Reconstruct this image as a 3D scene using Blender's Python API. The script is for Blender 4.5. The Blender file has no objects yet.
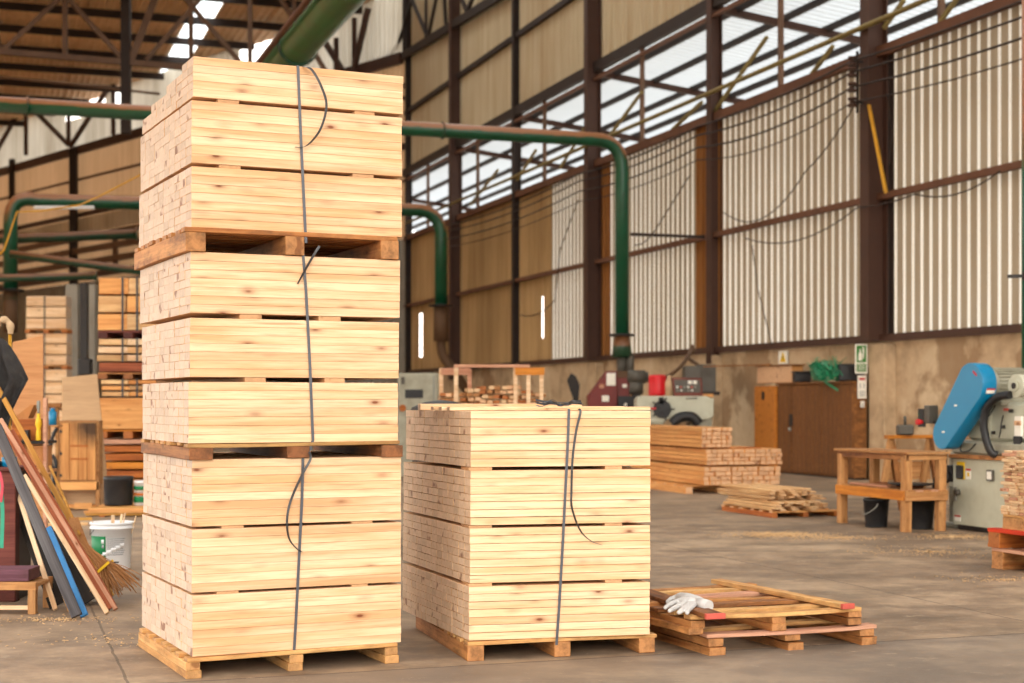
import bpy, bmesh, math, random
from mathutils import Vector, Matrix
random.seed(7)
R = math.radians
C = bpy.context.scene.collection
sc = bpy.context.scene
U = random.uniform

# ---------------------------------------------------------------- camera maths (1024 x 683)
FP, CX, HY, EYE = 1540.0, 512.0, 402.0, 1.5
def PX(x, y, Z): return Vector(((x-CX)/FP*Z, Z, EYE+(HY-y)/FP*Z))
def GP(x, y, h=0.0):
    Z = (EYE-h)*FP/(y-HY); return Vector(((x-CX)/FP*Z, Z, h))
WD = Vector((-.321, .947, 0)).normalized()          # along the right wall, away from the camera
WN = Vector((-WD.y, WD.x, 0))                       # into the hall
WC = 17.2
def WP(x, y, off=0.0):                              # a point of the right wall plane
    r = (x-CX)/FP; Z = (WC-off/.947)/(r+.339); return PX(x, y, Z)
def WT(x, off=0.0):                                 # distance along the wall from Z=20
    p = WP(x, 0, off); o = Vector((WC-.339*20, 20, 0)); return (p-o).dot(WD)
def WL(t, h, off=0.0): return Vector((WC-.339*20, 20, 0)) + WD*t + WN*off + Vector((0, 0, h))
BD = Vector((-.65, .76, 0)).normalized(); BN = Vector((-BD.y, BD.x, 0))*1.0
B0 = Vector((-4.3, 63.3, 0))
def BL(t, h, off=0.0): return B0 + BD*t + BN*off + Vector((0, 0, h))
def BT(x):
    r = (x-CX)/FP; return ((B0.x-r*B0.y)/(r*BD.y-BD.x))
def BP(x, y, off=0.0):
    q = BL(BT(x), 0, 0); return PX(x, y, q.y) + BN*off
def plane_pt(x, y, P0, du, out=0.0):
    n = Vector((du.y, -du.x, 0)); q = P0 + n*out; r = (x-CX)/FP
    a = (r*q.y-q.x)/(du.x-r*du.y); Z = q.y+a*du.y; return PX(x, y, Z)

# ---------------------------------------------------------------- materials
def lin(c):
    c = c/255.0; return c/12.92 if c <= .04045 else ((c+.055)/1.055)**2.4
def col(r, g, b): return (lin(r), lin(g), lin(b), 1)
class N:
    def __init__(s, name):
        s.m = bpy.data.materials.new(name); s.m.use_nodes = True; s.t = s.m.node_tree; s.t.nodes.clear()
        s.out = s.n('ShaderNodeOutputMaterial')
    def n(s, k, **kw):
        d = s.t.nodes.new(k)
        for a, v in kw.items(): setattr(d, a, v)
        return d
    def l(s, a, b): s.t.links.new(a, b)
    def math(s, op, a, b=None, c=None):
        d = s.n('ShaderNodeMath', operation=op)
        for i, v in enumerate((a, b, c)):
            if v is None: continue
            if isinstance(v, (int, float)): d.inputs[i].default_value = v
            else: s.l(v, d.inputs[i])
        return d.outputs[0]
    def mix(s, f, a, b, mode='MIX'):
        d = s.n('ShaderNodeMix', data_type='RGBA', blend_type=mode)
        for i, v in ((0, f), (6, a), (7, b)):
            if isinstance(v, (int, float)): d.inputs[i].default_value = v
            elif isinstance(v, tuple): d.inputs[i].default_value = v
            else: s.l(v, d.inputs[i])
        return d.outputs[2]
    def ramp(s, f, stops):
        d = s.n('ShaderNodeValToRGB'); e = d.color_ramp.elements
        while len(e) < len(stops): e.new(.5)
        for i, (p, c) in enumerate(stops):
            e[i].position = p; e[i].color = c if isinstance(c, tuple) else (c, c, c, 1)
        s.l(f, d.inputs[0]); return d.outputs[0]
    def noise(s, v, scale, detail=3, rough=.55, mp=None):
        if mp: v = s.mapping(v, mp)
        d = s.n('ShaderNodeTexNoise'); d.inputs['Scale'].default_value = scale
        d.inputs['Detail'].default_value = detail; d.inputs['Roughness'].default_value = rough
        s.l(v, d.inputs['Vector']); return d.outputs['Fac']
    def mapping(s, v, sc_):
        d = s.n('ShaderNodeMapping'); d.inputs['Scale'].default_value = sc_; s.l(v, d.inputs['Vector']); return d.outputs[0]
    def bump(s, h, st, dist=.01):
        d = s.n('ShaderNodeBump'); d.inputs['Strength'].default_value = st; d.inputs['Distance'].default_value = dist
        s.l(h, d.inputs['Height']); return d.outputs[0]
    def bsdf(s, c, rough=.6, metal=0, nrm=None, spec=.3):
        d = s.n('ShaderNodeBsdfPrincipled')
        if isinstance(c, tuple): d.inputs['Base Color'].default_value = c
        else: s.l(c, d.inputs['Base Color'])
        if isinstance(rough, (int, float)): d.inputs['Roughness'].default_value = rough
        else: s.l(rough, d.inputs['Roughness'])
        d.inputs['Metallic'].default_value = metal; d.inputs['Specular IOR Level'].default_value = spec
        if nrm: s.l(nrm, d.inputs['Normal'])
        s.l(d.outputs[0], s.out.inputs[0]); return d

def objvec(s, k=37.0):
    tc = s.n('ShaderNodeTexCoord'); oi = s.n('ShaderNodeObjectInfo'); ge = s.n('ShaderNodeNewGeometry')
    rnd = s.math('ADD', oi.outputs['Random'], ge.outputs['Random Per Island'])
    rnd = s.math('FRACT', rnd)
    off = s.math('MULTIPLY', rnd, k)
    cm = s.n('ShaderNodeCombineXYZ')
    for i in range(3): s.l(off, cm.inputs[i])
    va = s.n('ShaderNodeVectorMath', operation='ADD'); s.l(tc.outputs['Object'], va.inputs[0]); s.l(cm.outputs[0], va.inputs[1])
    return va.outputs[0], rnd, tc, ge

def wood(name, a, b, end, knot=(110, 62, 28), kn=.075, vary=.25, dark=.0, rough=.65):
    s = N(name); v, rnd, tc, ge = objvec(s)
    g1 = s.noise(v, 1, 4, .6, (1.2, 22, 22)); g2 = s.noise(v, 1, 2, .5, (.5, 6, 6)); g3 = s.noise(v, 1, 3, .6, (4, 90, 90))
    f = s.math('ADD', s.math('MULTIPLY', g1, .6), s.math('MULTIPLY', g2, .4))
    c = s.ramp(f, [(.41, col(*a)), (.60, col(*b))])
    # every board its own tone
    tone = s.ramp(rnd, [(0, (1-vary, 1-vary*1.08, 1-vary*1.2, 1)), (.35, (1, 1, 1, 1)), (.7, (1-vary*.15, 1-vary*.2, 1-vary*.3, 1)), (1, (1.0, .98, .94, 1))])
    c = s.mix(1.0, c, tone, 'MULTIPLY')
    c = s.mix(s.ramp(g3, [(.5, 0), (.72, .4)]), c, col(*[int(q*.74) for q in b]))
    sk = s.noise(v, 1, 2, .5, (1.6, 34, 34)); c = s.mix(s.ramp(sk, [(.70, 0), (.76, .55)]), c, col(*[int(q*w_) for q, w_ in zip(b, (.8, .62, .5))]))
    if kn:
        vo = s.n('ShaderNodeTexVoronoi'); vo.inputs['Scale'].default_value = 1
        s.l(s.mapping(v, (3.4, 8.5, 8.5)), vo.inputs['Vector'])
        kf = s.ramp(vo.outputs['Distance'], [(kn*.6, .95), (kn*1.15, .5), (kn*2.2, .18), (kn*3.6, 0)])
        c = s.mix(kf, c, col(*knot))
    vt = s.n('ShaderNodeVectorTransform', vector_type='NORMAL', convert_from='WORLD', convert_to='OBJECT')
    s.l(ge.outputs['True Normal'], vt.inputs[0])
    sx = s.n('ShaderNodeSeparateXYZ'); s.l(vt.outputs[0], sx.inputs[0])
    ef = s.math('GREATER_THAN', s.math('ABSOLUTE', sx.outputs[0]), .8)
    en = s.noise(v, 1, 4, .7, (30, 30, 30)); eb = s.noise(v, 1, 2, .5, (9, 9, 9))
    ec = s.mix(s.ramp(en, [(.3, 0), (.75, .55)]), col(*end), col(*[int(q*.78) for q in end]))
    ec = s.mix(s.ramp(eb, [(.63, 0), (.70, .7)]), ec, col(*knot))
    ec = s.mix(1.0, ec, s.ramp(rnd, [(0, (.82, .80, .78, 1)), (.5, (1, 1, 1, 1)), (1, (.93, .90, .86, 1))]), 'MULTIPLY')
    c = s.mix(ef, c, ec)
    if dark:
        dn = s.noise(v, 1, 4, .7, (5, 12, 12))
        c = s.mix(s.ramp(dn, [(.45, 0), (.7, dark)]), c, col(62, 42, 28))
    s.bsdf(c, rough, 0, s.bump(g3, .15, .003), .25)
    return s.m

def paint(name, c, rough=.45, metal=0, dirt=.25, dirtc=(70, 55, 42), sc_=6, dust=None, spec=.35):
    s = N(name); v, rnd, tc, ge = objvec(s)
    n = s.noise(v, sc_, 5, .65)
    k = s.mix(s.ramp(n, [(.42, 0), (.75, dirt)]), col(*c), col(*dirtc))
    if dust:                                        # settled dust lies on faces that look up
        sx = s.n('ShaderNodeSeparateXYZ'); s.l(ge.outputs['Normal'], sx.inputs[0])
        d = s.math('ADD', sx.outputs[2], s.math('MULTIPLY', s.math('SUBTRACT', n, .5), .5))
        k = s.mix(s.ramp(d, [(.02, 0), (.22, .95)]), k, col(*dust))
    s.bsdf(k, rough, metal, None, spec); return s.m

def sheetmat(name, c, trans, dirt=(105, 80, 52), df=.6, streak=1.0):
    s = N(name); tc = s.n('ShaderNodeTexCoord'); v = tc.outputs['Object']
    n1 = s.noise(v, 1, 4, .6, (.35, .35, .09)); n2 = s.noise(v, 1, 4, .7, (3.5, 3.5, .18))
    f = s.math('ADD', s.math('MULTIPLY', n1, .55), s.math('MULTIPLY', n2, .45))
    k = s.mix(s.ramp(f, [(.38, 0), (.68, df)]), col(*c), col(*dirt))
    if not trans: s.bsdf(k, .75, 0, None, .2); return s.m
    a = s.n('ShaderNodeBsdfDiffuse'); b = s.n('ShaderNodeBsdfTranslucent'); m = s.n('ShaderNodeMixShader')
    s.l(k, a.inputs[0]); s.l(k, b.inputs[0]); m.inputs[0].default_value = trans
    s.l(a.outputs[0], m.inputs[1]); s.l(b.outputs[0], m.inputs[2]); s.l(m.outputs[0], s.out.inputs[0]); return s.m

M = {}
M['pine'] = wood('pine', (235, 201, 163), (212, 165, 119), (214, 190, 168), (112, 54, 26), .075, .13)
M['pine2'] = wood('pine_short', (237, 205, 168), (216, 172, 126), (220, 190, 160), (108, 52, 26), .07, .13)
M['spacer'] = wood('spacer_wood', (214, 172, 128), (198, 148, 102), (206, 160, 116), kn=.06, vary=.2)
M['pallet'] = wood('pallet_wood', (196, 140, 84), (158, 98, 52), (188, 132, 82), kn=.08, vary=.45, dark=.62)
M['pallet_pale'] = wood('pallet_wood_pale', (216, 172, 112), (188, 134, 78), (200, 150, 96), kn=.08, vary=.4, dark=.45)
M['pallet_dark'] = wood('pallet_wood_dark', (172, 116, 68), (116, 70, 40), (150, 96, 58), kn=.1, vary=.4, dark=.7)
M['orange'] = wood('orange_timber', (226, 168, 104), (204, 138, 78), (226, 182, 142), kn=.06, vary=.3)
M['orange_dark'] = wood('rust_timber', (190, 112, 50), (150, 80, 34), (180, 110, 60), kn=.07, vary=.35, dark=.2)
M['slat'] = wood('slat_wood', (228, 190, 140), (200, 152, 102), (228, 192, 150), kn=.05, vary=.35, dark=.15)
M['cupboard'] = wood('cupboard_wood', (160, 106, 58), (118, 76, 40), (120, 78, 42), kn=.08, vary=.25, dark=.35)
M['yellowwood'] = wood('varnished_plywood', (206, 132, 48), (178, 104, 34), (190, 120, 50), kn=.05, vary=.15, dark=.15)
M['bench'] = wood('bench_wood', (196, 146, 94), (160, 108, 62), (190, 140, 90), kn=.06, vary=.35, dark=.3)
M['redboard'] = wood('red_brown_board', (160, 88, 56), (122, 62, 40), (150, 90, 60), kn=.05, vary=.2)
M['creamboard'] = wood('cream_board', (232, 204, 168), (206, 166, 126), (220, 190, 150), kn=.04, vary=.1)
M['pinkboard'] = wood('pinkish_board', (200, 152, 124), (170, 118, 92), (200, 150, 120), kn=.04, vary=.1)
M['goldboard'] = wood('golden_board', (206, 156, 78), (176, 122, 54), (190, 140, 80), kn=.04, vary=.1)
M['greyboard'] = wood('weathered_grey_board', (98, 96, 98), (66, 62, 64), (90, 84, 80), kn=.03, vary=.1)
M['blackboard'] = wood('sooty_board', (44, 38, 34), (28, 24, 22), (50, 44, 40), kn=.0, vary=.1)
M['plum'] = wood('plum_painted_board', (120, 80, 96), (94, 58, 70), (100, 66, 70), kn=.0, vary=.1, dark=.4)
M['maroon'] = wood('maroon_painted_wood', (128, 70, 60), (98, 50, 44), (80, 44, 40), kn=.0, vary=.1, dark=.3)
M['plywood'] = wood('plywood_sheet', (192, 140, 94), (178, 124, 80), (180, 130, 90), kn=.0, vary=.1)
M['mdf'] = wood('beige_fibreboard', (190, 158, 122), (178, 146, 112), (170, 140, 110), kn=.0, vary=.05)
M['card'] = paint('cardboard', (176, 118, 68), .85, dirt=.3)
M['redpaint_wood'] = wood('red_painted_wood', (206, 62, 26), (180, 46, 20), (196, 60, 30), kn=.0, vary=.1, dark=.2)
M['redtip'] = paint('red_end_paint', (190, 84, 70), .6, dirt=.3)
M['strap'] = paint('grey_plastic_strap', (74, 76, 82), .35, dirt=.15, dirtc=(40, 40, 44), spec=.5)
M['strapdark'] = paint('dark_plastic_strap', (42, 42, 44), .35, dirt=.1, spec=.5)
M['column'] = paint('brown_steel', (72, 46, 34), .6, dirt=.5, dirtc=(50, 32, 24), sc_=1.2)
M['columndark'] = paint('dark_steel', (46, 34, 28), .65, dirt=.4, dirtc=(30, 22, 18), sc_=1.2)
M['truss'] = paint('truss_steel', (108, 80, 60), .65, dirt=.5, dirtc=(60, 42, 32), sc_=1.5)
M['rust'] = paint('rusty_steel', (104, 68, 48), .7, dirt=.5, dirtc=(66, 38, 24), sc_=2)
M['olive'] = paint('olive_yellow_pipe', (128, 112, 62), .6, dirt=.4, sc_=2)
M['green'] = paint('green_duct_paint', (14, 78, 50), .35, dirt=.35, dirtc=(40, 50, 30), sc_=2, dust=(150, 98, 62), spec=.5)
M['greend'] = paint('dull_green_duct_paint', (40, 70, 48), .4, dirt=.5, dirtc=(46, 44, 28), sc_=2, dust=(124, 82, 54), spec=.4)
M['greenbig'] = paint('olive_green_duct_paint', (58, 112, 60), .35, dirt=.5, dirtc=(84, 66, 36), sc_=1.5, spec=.5)
M['black'] = paint('black_plastic', (28, 28, 30), .45, dirt=.3, dirtc=(70, 64, 58))
M['blackmetal'] = paint('black_metal', (34, 30, 28), .5, dirt=.3)
M['grey'] = paint('grey_metal', (138, 138, 130), .5, dirt=.4, dirtc=(90, 80, 66))
M['greydark'] = paint('dark_grey_metal', (84, 80, 72), .5, dirt=.4)
M['machine'] = paint('pale_green_grey_enamel', (184, 184, 164), .4, dirt=.3, dirtc=(130, 118, 92), sc_=4)
M['machine2'] = paint('grey_enamel', (156, 154, 136), .45, dirt=.45, dirtc=(92, 80, 60), sc_=5)
M['blue'] = paint('blue_enamel', (2, 120, 164), .35, dirt=.12, dirtc=(10, 80, 120), sc_=3, spec=.5)
M['bluewood'] = paint('blue_painted_board', (56, 122, 178), .55, dirt=.3, dirtc=(40, 70, 100))
M['maroonmetal'] = paint('maroon_enamel', (112, 34, 28), .45, dirt=.4, dirtc=(60, 22, 18), sc_=3)
M['red'] = paint('red_plastic', (196, 24, 32), .4, dirt=.15)
M['white'] = paint('white_plastic', (226, 228, 230), .45, dirt=.12, dirtc=(170, 160, 150))
M['label'] = paint('white_sticker', (232, 228, 216), .6, dirt=.1)
M['labelred'] = paint('red_print', (186, 48, 44), .6, dirt=.1)
M['yellow'] = paint('yellow_plastic', (226, 184, 30), .45, dirt=.15)
M['yellowsteel'] = paint('yellow_paint', (204, 150, 40), .5, dirt=.3)
M['greenlabel'] = paint('green_print', (16, 116, 66), .5, dirt=.05)
M['signgreen'] = paint('green_sign_print', (52, 118, 44), .5, dirt=.1)
M['greyprint'] = paint('grey_print', (150, 152, 154), .6, dirt=.1)
M['inkblack'] = paint('black_print', (26, 28, 32), .6, dirt=.0)
M['glove'] = paint('white_knitted_cotton', (190, 188, 186), .95, dirt=.3, dirtc=(180, 172, 160), sc_=30)
M['cloth'] = paint('charcoal_cloth', (52, 50, 50), .95, dirt=.45, dirtc=(82, 78, 74), sc_=14)
M['beigecloth'] = paint('beige_cloth', (190, 162, 128), .95, dirt=.3)
M['straw'] = paint('straw_bristle', (172, 122, 76), .8, dirt=.5, dirtc=(120, 76, 44), sc_=40)
M['greenstrap'] = paint('green_plastic_strap', (16, 132, 88), .35, dirt=.2, dirtc=(8, 80, 60), spec=.6)
M['teal'] = paint('teal_cloth', (60, 160, 130), .7, dirt=.2)
M['pink'] = paint('pink_cloth', (206, 80, 96), .7, dirt=.2)
M['brownhose'] = paint('brown_hose', (96, 70, 48), .7, dirt=.3)
M['chips'] = paint('wood_chips', (196, 162, 118), .9, dirt=.4, dirtc=(170, 130, 90), sc_=40)
M['aluminium'] = paint('brushed_aluminium', (186, 186, 180), .45, metal=.3, dirt=.3)
M['sheet'] = sheetmat('translucent_sheet', (166, 152, 130), .13, (118, 96, 70), .55)
M['sheetrib'] = sheetmat('clear_sheet_rib', (242, 240, 234), .5, (226, 214, 192), .6)
M['opaque'] = sheetmat('brown_weathered_sheet', (190, 156, 108), 0, (122, 90, 54), .8)
M['rustsheet'] = sheetmat('rust_brown_sheet', (146, 96, 48), 0, (110, 68, 34), .8)
M['upper'] = sheetmat('beige_upper_sheet', (200, 186, 156), 0, (160, 130, 92), .8)
M['backlow'] = sheetmat('tan_back_sheet', (220, 186, 146), .16, (180, 144, 104), .7)
M['backup'] = sheetmat('grey_gable_sheet', (206, 200, 186), .4, (140, 126, 104), .8)
M['roofdark'] = sheetmat('dusty_roof_sheet', (232, 200, 162), 0, (170, 134, 100), .8)
M['leanroof'] = sheetmat('white_fibreglass_roof', (168, 170, 170), .95, (150, 152, 152), .3)
M['skylight'] = sheetmat('clear_roof_sheet', (246, 248, 246), .95, (236, 236, 230), .3)

def concrete_floor():
    s = N('worn_concrete'); tc = s.n('ShaderNodeNewGeometry'); v = tc.outputs['Position']
    n1 = s.noise(v, .35, 5, .6); n2 = s.noise(v, 2.3, 6, .7); n3 = s.noise(v, 26, 4, .7); n4 = s.noise(v, 1, 5, .7, (1.1, 1.7, 1))
    c = s.ramp(s.math('ADD', s.math('MULTIPLY', n1, .5), s.math('MULTIPLY', n2, .5)), [(.40, col(112, 94, 76)), (.5, col(142, 121, 99)), (.60, col(170, 148, 122))])
    c = s.mix(s.ramp(n4, [(.47, 0), (.62, .55)]), c, col(92, 78, 64))
    c = s.mix(s.ramp(n3, [(.62, 0), (.75, .5)]), c, col(196, 178, 150))
    # the slab on the camera's side of the joint is greyer
    vr = s.n('ShaderNodeVectorMath', operation='DOT_PRODUCT'); s.l(v, vr.inputs[0]); vr.inputs[1].default_value = (-.321, .947, 0)
    d = s.math('SUBTRACT', vr.outputs[1], 8.383)
    c = s.mix(s.ramp(d, [(.499, .0), (.5, .0)]) if False else s.math('MULTIPLY', s.math('LESS_THAN', d, 0.0), .45), c, col(116, 108, 100))
    w = s.math('MULTIPLY', s.math('SUBTRACT', n2, .5), .05)
    j = s.math('LESS_THAN', s.math('ABSOLUTE', s.math('ADD', d, w)), .012)
    vr2 = s.n('ShaderNodeVectorMath', operation='DOT_PRODUCT'); s.l(v, vr2.inputs[0]); vr2.inputs[1].default_value = (.947, .321, 0)
    e = s.math('SUBTRACT', s.math('MODULO', s.math('ADD', vr2.outputs[1], 60-3.7), 6.0), 3.0)
    j2 = s.math('LESS_THAN', s.math('ABSOLUTE', s.math('ADD', e, w)), .008)
    c = s.mix(s.math('MULTIPLY', s.math('MAXIMUM', j, j2), .6), c, col(62, 54, 46))
    # pale scuffs
    wv = s.noise(v, 1, 6, .85, (2.4, 4.5, 1)); c = s.mix(s.ramp(wv, [(.60, 0), (.68, .4)]), c, col(206, 186, 158))
    s.bsdf(c, s.ramp(n2, [(.3, .5), (.7, .8)]), 0, s.bump(n3, .25, .004), .3); return s.m
M['floor'] = concrete_floor()
def concrete_wall():
    s = N('stained_plaster'); tc = s.n('ShaderNodeTexCoord'); v = tc.outputs['Object']
    n1 = s.noise(v, .55, 5, .65); n2 = s.noise(v, 3, 5, .7)
    c = s.ramp(s.math('ADD', s.math('MULTIPLY', n1, .7), s.math('MULTIPLY', n2, .3)), [(.36, col(150, 128, 100)), (.5, col(186, 160, 128)), (.66, col(204, 182, 150))])
    c = s.mix(s.ramp(s.noise(v, .42, 5, .6), [(.56, 0), (.6, .6)]), c, col(124, 92, 62))
    s.bsdf(c, .85, 0, s.bump(n2, .2, .01), .15); return s.m
M['plaster'] = concrete_wall()
M['concrete'] = paint('grey_concrete', (150, 144, 132), .85, dirt=.4, dirtc=(110, 100, 86), sc_=1.5)

# ---------------------------------------------------------------- mesh builder
class MB:
    def __init__(s): s.v = []; s.f = []; s.mi = []; s.sm = []
    def add(s, vs, fs, mi=0, smooth=False, Mx=None):
        k = len(s.v)
        s.v += [(Mx @ Vector(p)) if Mx else Vector(p) for p in vs]
        for f in fs: s.f.append([k+i for i in f]); s.mi.append(mi); s.sm.append(smooth)
        return s
    def box(s, c, d, mi=0, Mx=None):
        x, y, z = c; a, b, e = d[0]/2, d[1]/2, d[2]/2
        vs = [(x+i*a, y+j*b, z+k*e) for i in (-1, 1) for j in (-1, 1) for k in (-1, 1)]
        return s.add(vs, [(0, 1, 3, 2), (4, 6, 7, 5), (0, 4, 5, 1), (2, 3, 7, 6), (0, 2, 6, 4), (1, 5, 7, 3)], mi, False, Mx)
    def cbox(s, c, d, bv=.01, mi=0, Mx=None):        # box with chamfered vertical + top edges
        x, y, z = c; a, b, e = d[0]/2, d[1]/2, d[2]/2
        def ring(aa, bb, zz, q): return [(x-aa+q, y-bb, zz), (x+aa-q, y-bb, zz), (x+aa, y-bb+q, zz), (x+aa, y+bb-q, zz), (x+aa-q, y+bb, zz), (x-aa+q, y+bb, zz), (x-aa, y+bb-q, zz), (x-aa, y-bb+q, zz)]
        vs = ring(a-bv, b-bv, z-e, bv) + ring(a, b, z-e+bv, bv) + ring(a, b, z+e-bv, bv) + ring(a-bv, b-bv, z+e, bv)
        fs = [tuple(range(7, -1, -1)), tuple(range(24, 32))]
        for r in range(3):
            for i in range(8): j = (i+1) % 8; fs.append((r*8+i, r*8+j, r*8+8+j, r*8+8+i))
        return s.add(vs, fs, mi, False, Mx)
    def bar(s, p, q, w, h, up=(0, 0, 1), mi=0):      # w across, h along up
        p, q = Vector(p), Vector(q); d = (q-p).normalized(); up = Vector(up)
        sd = d.cross(up)
        if sd.length < 1e-4: sd = d.cross(Vector((0, 1, 0)))
        sd.normalize(); uu = sd.cross(d).normalized()
        vs = []
        for e in (p, q):
            for i, j in ((-1, -1), (1, -1), (1, 1), (-1, 1)): vs.append(e+sd*(i*w/2)+uu*(j*h/2))
        return s.add(vs, [(3, 2, 1, 0), (4, 5, 6, 7), (0, 1, 5, 4), (1, 2, 6, 5), (2, 3, 7, 6), (3, 0, 4, 7)], mi)
    def ibeam(s, p, q, w, h, up=(0, 0, 1), t=.02, mi=0):
        p, q = Vector(p), Vector(q); d = (q-p).normalized(); up = Vector(up); sd = d.cross(up).normalized(); uu = sd.cross(d).normalized()
        s.bar(p+uu*(h/2-t/2), q+uu*(h/2-t/2), w, t, up, mi); s.bar(p-uu*(h/2-t/2), q-uu*(h/2-t/2), w, t, up, mi); s.bar(p, q, t, h-2*t, up, mi); return s
    def cyl(s, p, q, r0, r1=None, seg=16, mi=0, smooth=True, caps=True):
        r1 = r0 if r1 is None else r1; p, q = Vector(p), Vector(q); d = (q-p).normalized()
        a = d.orthogonal().normalized(); b = d.cross(a)
        vs = []
        for e, r in ((p, r0), (q, r1)):
            for i in range(seg): t = 2*math.pi*i/seg; vs.append(e+(a*math.cos(t)+b*math.sin(t))*r)
        s.add(vs, [(i, (i+1) % seg, seg+(i+1) % seg, seg+i) for i in range(seg)], mi, smooth)
        if caps: s.add(vs, [tuple(range(seg-1, -1, -1)), tuple(range(seg, 2*seg))], mi)
        return s
    def tube(s, pts, r, seg=10, mi=0, taper=None):
        pts = [Vector(p) for p in pts]; n = len(pts); vs = []; a = None
        for i, p in enumerate(pts):
            d = ((pts[min(i+1, n-1)]-pts[max(i-1, 0)])).normalized()
            if a is None: a = d.orthogonal().normalized()
            else: a = (a-d*a.dot(d)).normalized()
            b = d.cross(a); rr = r[i] if isinstance(r, (list, tuple)) else r
            for k in range(seg): t = 2*math.pi*k/seg; vs.append(p+(a*math.cos(t)+b*math.sin(t))*rr)
        fs = [(i*seg+k, i*seg+(k+1) % seg, (i+1)*seg+(k+1) % seg, (i+1)*seg+k) for i in range(n-1) for k in range(seg)]
        s.add(vs, fs, mi, True); s.add(vs, [tuple(range(seg-1, -1, -1)), tuple(range((n-1)*seg, n*seg))], mi); return s
    def lathe(s, prof, seg=32, mi=0, Mx=None):       # prof: (r, z) bottom to top
        vs = [(r*math.cos(2*math.pi*i/seg), r*math.sin(2*math.pi*i/seg), z) for r, z in prof for i in range(seg)]
        fs = [(j*seg+i, j*seg+(i+1) % seg, (j+1)*seg+(i+1) % seg, (j+1)*seg+i) for j in range(len(prof)-1) for i in range(seg)]
        return s.add(vs, fs, mi, True, Mx)
    def prism(s, poly, o, ex, ey, ez, depth, mi=0, smooth=False): # poly in (ex, ey) pulled along ez
        o, ex, ey, ez = map(Vector, (o, ex, ey, ez)); n = len(poly)
        a = [o+ex*x+ey*y for x, y in poly]; vs = a+[p+ez*depth for p in a]
        s.add(vs, [tuple(range(n-1, -1, -1)), tuple(range(n, 2*n))], mi)
        s.add(vs, [(i, (i+1) % n, n+(i+1) % n, n+i) for i in range(n)], mi, smooth); return s
    def ribbon(s, pts, w, wd, t=.0016, mi=0):
        pts = [Vector(p) for p in pts]; n = len(pts); vs = []
        for i, p in enumerate(pts):
            d = (pts[min(i+1, n-1)]-pts[max(i-1, 0)]).normalized()
            q = Vector(wd[i] if isinstance(wd, list) else wd); q = (q-d*q.dot(d)).normalized(); m = d.cross(q)
            for a, b in ((-1, -1), (1, -1), (1, 1), (-1, 1)): vs.append(p+q*(a*w/2)+m*(b*t/2))
        fs = [(i*4+k, i*4+(k+1) % 4, i*4+4+(k+1) % 4, i*4+4+k) for i in range(n-1) for k in range(4)]
        fs += [(3, 2, 1, 0), tuple(range(4*n-4, 4*n))]
        return s.add(vs, fs, mi)
    def sphere(s, c, r, seg=12, mi=0):
        if isinstance(r, (int, float)): r = (r, r, r)
        rings = seg//2; vs = []
        for j in range(rings+1):
            ph = math.pi*j/rings
            for i in range(seg): t = 2*math.pi*i/seg; vs.append((c[0]+r[0]*math.sin(ph)*math.cos(t), c[1]+r[1]*math.sin(ph)*math.sin(t), c[2]-r[2]*math.cos(ph)))
        fs = [(j*seg+i, j*seg+(i+1) % seg, (j+1)*seg+(i+1) % seg, (j+1)*seg+i) for j in range(rings) for i in range(seg)]
        return s.add(vs, fs, mi, True)

def link(name, me, parent=None):
    o = bpy.data.objects.new(name, me); C.objects.link(o)
    if parent: o.parent = parent
    return o
def mesh_of(name, mb, mats):
    me = bpy.data.meshes.new(name); me.from_pydata([tuple(p) for p in mb.v], [], mb.f)
    for m in (mats if isinstance(mats, (list, tuple)) else [mats]): me.materials.append(M[m] if isinstance(m, str) else m)
    for i, p in enumerate(me.polygons): p.material_index = mb.mi[i]; p.use_smooth = mb.sm[i]
    bm = bmesh.new(); bm.from_mesh(me); bmesh.ops.remove_doubles(bm, verts=bm.verts, dist=1e-5)
    bmesh.ops.recalc_face_normals(bm, faces=bm.faces); bm.to_mesh(me); bm.free(); me.update(); return me
def pmat(parent): return Matrix.Translation(parent.location) @ parent.rotation_euler.to_matrix().to_4x4()
def obj(name, mb, mats, parent=None, world=False, bev=0):
    """one mesh object; vertices local to the parent, or world points when world=True; a top-level mesh gets its origin at its base"""
    if parent is not None and world:
        I = (pmat(parent.parent) @ pmat(parent)).inverted() if parent.parent else pmat(parent).inverted()
        mb.v = [I @ p for p in mb.v]
    off = Vector((0, 0, 0))
    if mb.v:
        lo = Vector([min(p[i] for p in mb.v) for i in range(3)]); hi = Vector([max(p[i] for p in mb.v) for i in range(3)])
        off = Vector(((lo.x+hi.x)/2, (lo.y+hi.y)/2, lo.z))
        mb.v = [p-off for p in mb.v]
    o = link(name, mesh_of(name, mb, mats), parent); o.location = off
    if bev:
        b = o.modifiers.new('Bevel', 'BEVEL'); b.width = bev; b.segments = 2; b.limit_method = 'ANGLE'
    return o
def tag(o, label=None, cat=None, group=None, kind=None):
    for k, v in (('label', label), ('category', cat), ('group', group), ('kind', kind)):
        if v: o[k] = v
    return o
def thing(name, label, cat, loc=(0, 0, 0), rotz=0, group=None):
    o = bpy.data.objects.new(name, None); C.objects.link(o); o.empty_display_size = .1
    o.location = loc; o.rotation_euler = (0, 0, rotz); return tag(o, label, cat, group)
def struct(name, mb, mats, label=None, world=True, parent=None):
    o = obj(name, mb, mats, parent, world=(parent is not None and world))
    if parent is None: o['kind'] = 'structure'
    if label: o['label'] = label
    return o
_bc = {}
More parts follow.
